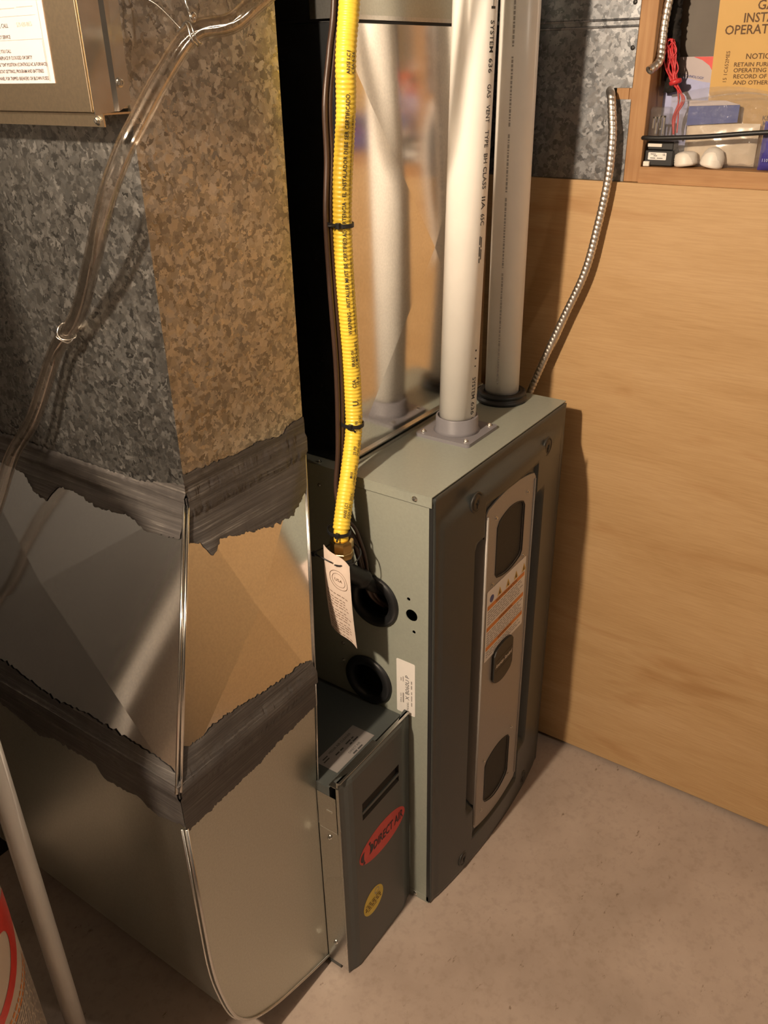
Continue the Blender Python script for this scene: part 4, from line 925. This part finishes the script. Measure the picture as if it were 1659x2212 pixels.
# black relay with label
rl = thing('black_relay', (.66, -.095, SZ), 'small black relay with a white printed sticker at the shelf end', 'relay')
obj('housing', *g_box((.652, -.1230, SZ + .001), (.690, -.0685, 1.5025), .002), 'black', rl)
obj('upper_housing', *g_box((.658, -.1200, 1.5026), (.688, -.0705, 1.5185), .002), 'black', rl)
box('white_cap', (.6550, -.0985, 1.5085), (.6578, -.0715, 1.5140), 'capwhite', rl)
flat('sticker', rrect(-.1105, 1.4860, -.0755, 1.4990, .0015), .6517, 'label', rl, .0004)
o = obj('fine_print', *mapped(join(greek(-.106, -.088, 1.4955, .0012, 71), greek(-.1, -.09, 1.4925, .0012, 72), greek(-.106, -.082, 1.4885, .0012, 73)), lambda a, b, c=0: Vector((.6511, -.186 - a, b))), 'ink', rl); o['kind'] = 'stuff'
obj('lettering', *mapped(g_text('UL', .0055, 0, 1, .02), lambda a, b, c=0: Vector((.6511, -.1035 - a * .8, 1.4938 + b))), 'ink', rl)
o = box('white_pad', (.6445, -.0810, SZ + .0003), (.6515, -.0690, 1.4835), 'capwhite', None, .0015); setp(o, 'small white plastic pad at the foot of the black relay', 'pad')
# resealable bag and what it holds
bag = thing('poly_bag', (.675, -.19, SZ), 'clear resealable plastic bag of fittings lying along the wooden shelf', 'bag')
def pillow(y0, y1, z0, z1, xc, th, n_=26, seed=0.0, topfn=None):
    V_ = []; F_ = []
    for s_ in (-1, 1):
        for j in range(n_ + 1):
            for i in range(n_ + 1):
                u, v = i / n_, j / n_; e = (math.sin(math.pi * min(1, max(0, u))) ** .45) * (max(0, math.sin(math.pi * v ** .7)) ** .45)
                y = y0 + (y1 - y0) * u; z = z0 + ((topfn(u) if topfn else z1) - z0) * v
                q = Vector((y * 28, z * 28, s_ * 3 + seed)); c = noise.noise(q) * .35 + noise.noise(q * 2.7) * .22
                V_.append(Vector((xc + s_ * th * e * (1 + c), y + .004 * noise.noise(q * 1.3) * e, z + .003 * noise.noise(q * 1.7 + Vector((4, 4, 4))) * e)))
    m2 = (n_ + 1) ** 2
    for s_ in range(2):
        for j in range(n_):
            for i in range(n_):
                a = s_ * m2 + j * (n_ + 1) + i; q = [a, a + 1, a + n_ + 2, a + n_ + 1]; F_.append(q if s_ else q[::-1])
    return V_, F_
obj('film', *pillow(-.100, -.315, SZ + .001, 1.61, .672, .026, 28, 1.0, lambda u: 1.597 + .014 * math.sin(math.pi * min(1, u * 1.1))), 'bag', bag, True)
tube('zip_seal', spline([(.668, -.104, 1.586), (.662, -.15, 1.590), (.660, -.20, 1.598), (.662, -.25, 1.600), (.668, -.31, 1.590)], .006), .0016, 'bag', bag, 8)
for i, (y, lab) in enumerate(((-.1450, 'white ribbed plastic cap in the bag next to the black relay'), (-.1910, 'white ribbed plastic cap in the bag below the blue card'))):
    o = lathe('plastic_cap', (.666, y, SZ + .002), (0, .12 - .3 * i, 1), [(.017, 0), (.0205, .002), (.0212, .006), (.0205, .0075), (.0214, .010), (.0205, .0115), (.0212, .014), (.0205, .0155), (.0195, .021), (.014, .0245 + .006 * i), (.004, .026 + .009 * i), (.0005, .026 + .009 * i)], 'capwhite', None, 26)
    setp(o, lab, 'cap', 'white caps in the clear bag')
cd = thing('blue_card', (.684, -.176, 1.545), 'blue card with a white top strip inside the clear bag', 'card')
flat('card', [(-.131, 1.545), (-.1315, 1.5775), (-.2225, 1.5805), (-.2225, 1.5515)], .684, 'bluecard', cd, .0015); flat('white_strip', [(-.1315, 1.5778), (-.131, 1.5875), (-.196, 1.5875), (-.2225, 1.5808)], .684, 'paper', cd, .0015)
o = obj('parts_pouch', *pillow(-.131, -.262, SZ + .003, 1.5495, .690, .0105, 20, 7.0), plain('cream_poly', (.66, .55, .42), .22, 0, .1, 30, .6, .3), None, True); setp(o, 'crumpled cream parts pouch inside the clear bag', 'pouch')
pp = thing('purple_pouch', (.668, -.305, SZ), 'purple foil pouch with white print beside the clear bag', 'pouch')
obj('foil', *pillow(-.276, -.345, SZ + .001, 1.556, .660, .011, 16, 11.0), 'purple', pp, True)
obj('lettering', *mapped(g_text('110 mL', .0075, 0, 1, .01), lambda a, b, c=0: Vector((.6478, -.283 - a, 1.4905 + b))), 'lilac', pp)
obj('red_mark', *mapped(ring2(-.302, 1.5195, .007, .0095), lambda a, b, c=0: Vector((.6478, a, b))), 'red', pp)
o = tube('black_cable', spline([(.6500, -.062, 1.5235), (.6395, -.068, 1.5250), (.6355, -.10, 1.5255), (.6350, -.18, 1.5300), (.6355, -.2877, 1.5395), (.6360, -.42, 1.545), (.6390, -.497, 1.546), (.645, -.515, 1.546)], .006), .0042, 'black', None, 12); setp(o, 'black cable strung across the stud bay in front of the shelf things', 'cable')

# ------------------------------------------------------------------ lower left corner: standing pipe and labelled tank
dp = thing('relief_pipe', (-.65, .3575, .02), 'slim white plastic pipe standing upright beside the return boot', 'pipe')
v, f = g_lathe((-.65, .3575, .02), (0, 0, 1), [(.0135, 0), (.0165, 0), (.0165, 1.23), (.0135, 1.23), (.0135, 0)], 28); obj('barrel', v, f[:-2], 'pvc', dp, True)
tube('elbow', spline([(-.65, .3575, 1.22), (-.65, .3575, 1.262), (-.6585, .3580, 1.281), (-.678, .3590, 1.289), (-.7205, .3600, 1.290)], .005), .0205, 'pvc', dp, 20)
tk = thing('water_heater', (-.9406, .338, 0), 'tall white water heater with a red arched label and fine print beside the slim pipe', 'water heater')
TR, TX, TY = .221, -.9406, .338
lathe('shell', (TX, TY, .002), (0, 0, 1), [(TR - .012, 0), (TR, .012), (TR, 1.43), (TR - .004, 1.45), (TR - .02, 1.462), (.03, 1.47)], 'tank', tk, 72)
lathe('draft_hood', (TX, TY, 1.47), (0, 0, 1), [(.09, 0), (.085, .02), (.055, .06), (.052, .07)], 'galv', tk, 40)
lathe('flue_pipe', (TX, TY, 1.54), (0, 0, 1), [(.05, 0), (.05, .776)], 'galv', tk, 32)
for dx in (-.10, .10): lathe('water_pipe', (TX + dx, TY + .12, 1.46), (0, 0, 1), [(.011, 0), (.011, .855)], 'brass', tk, 16)
def on_tank(a0, z, r=TR + .0008): return lambda a, b, c=0: Vector((TX + r * math.cos(a0 + a / r), TY + r * math.sin(a0 + a / r), z + b))
AT = math.atan2(-1.037, -.145)       # side turned to the room
def g_grid(x0, y0, x1, y1, n_, m_2):
    V_ = [(x0 + (x1 - x0) * i / n_, y0 + (y1 - y0) * j / m_2, 0) for j in range(m_2 + 1) for i in range(n_ + 1)]; F_ = []
    for j in range(m_2):
        for i in range(n_): a = j * (n_ + 1) + i; F_.append([a, a + 1, a + n_ + 2, a + n_ + 1])
    return V_, F_
LB = .30
lbl = obj('paper_label', *mapped(g_grid(-.20, -.24, .322, .52, 66, 4), on_tank(AT, LB)), plain('heater_label_paper', (.56, .46, .37), .5, 0, .04, 8), tk, True)
def cres(n_=40, m_3=8):
    V_ = []; F_ = []
    for k in range(n_ + 1):
        a = math.radians(-72 + 152 * k / n_); wd_ = .075 * math.sin(math.pi * (.12 + .80 * k / n_))
        for q in range(m_3 + 1): rr = .305 - wd_ * q / m_3; V_.append((rr * math.cos(a), .325 + (.085 - .02 * q / m_3) * math.sin(a), 0))
    for k in range(n_):
        for q in range(m_3): a = k * (m_3 + 1) + q; F_.append([a, a + m_3 + 1, a + m_3 + 2, a + 1])
    return V_, F_
obj('red_crescent', *mapped(cres(), on_tank(AT, LB, TR + .0014)), 'red', lbl)
gs = []
for k in range(58): gs.append(greek(-.19, .295, .215 - .0080 * k, .0030, 200 + k, .006, .02, .003))
o = obj('fine_print', *mapped(join(*gs), on_tank(AT, LB, TR + .0014)), 'inkgrey', lbl); o['kind'] = 'stuff'
gs = [greek(.12, .27, .232 - .012 * k, .005, 300 + k, .004, .012, .003) for k in range(2)]
o = obj('fine_print', *mapped(join(*gs), on_tank(AT, LB, TR + .0014)), 'orange', lbl); o['kind'] = 'stuff'
for o in bpy.data.objects:
    if o.name.split('.')[0] in ('fine_print', 'hazard_symbol'): o['kind'] = 'stuff'
for o in list(bpy.data.objects):
    if o.name.startswith('trim_') and o['label'].startswith('upright framing stud further'): o['group'] = 'studs along the plywood wall'
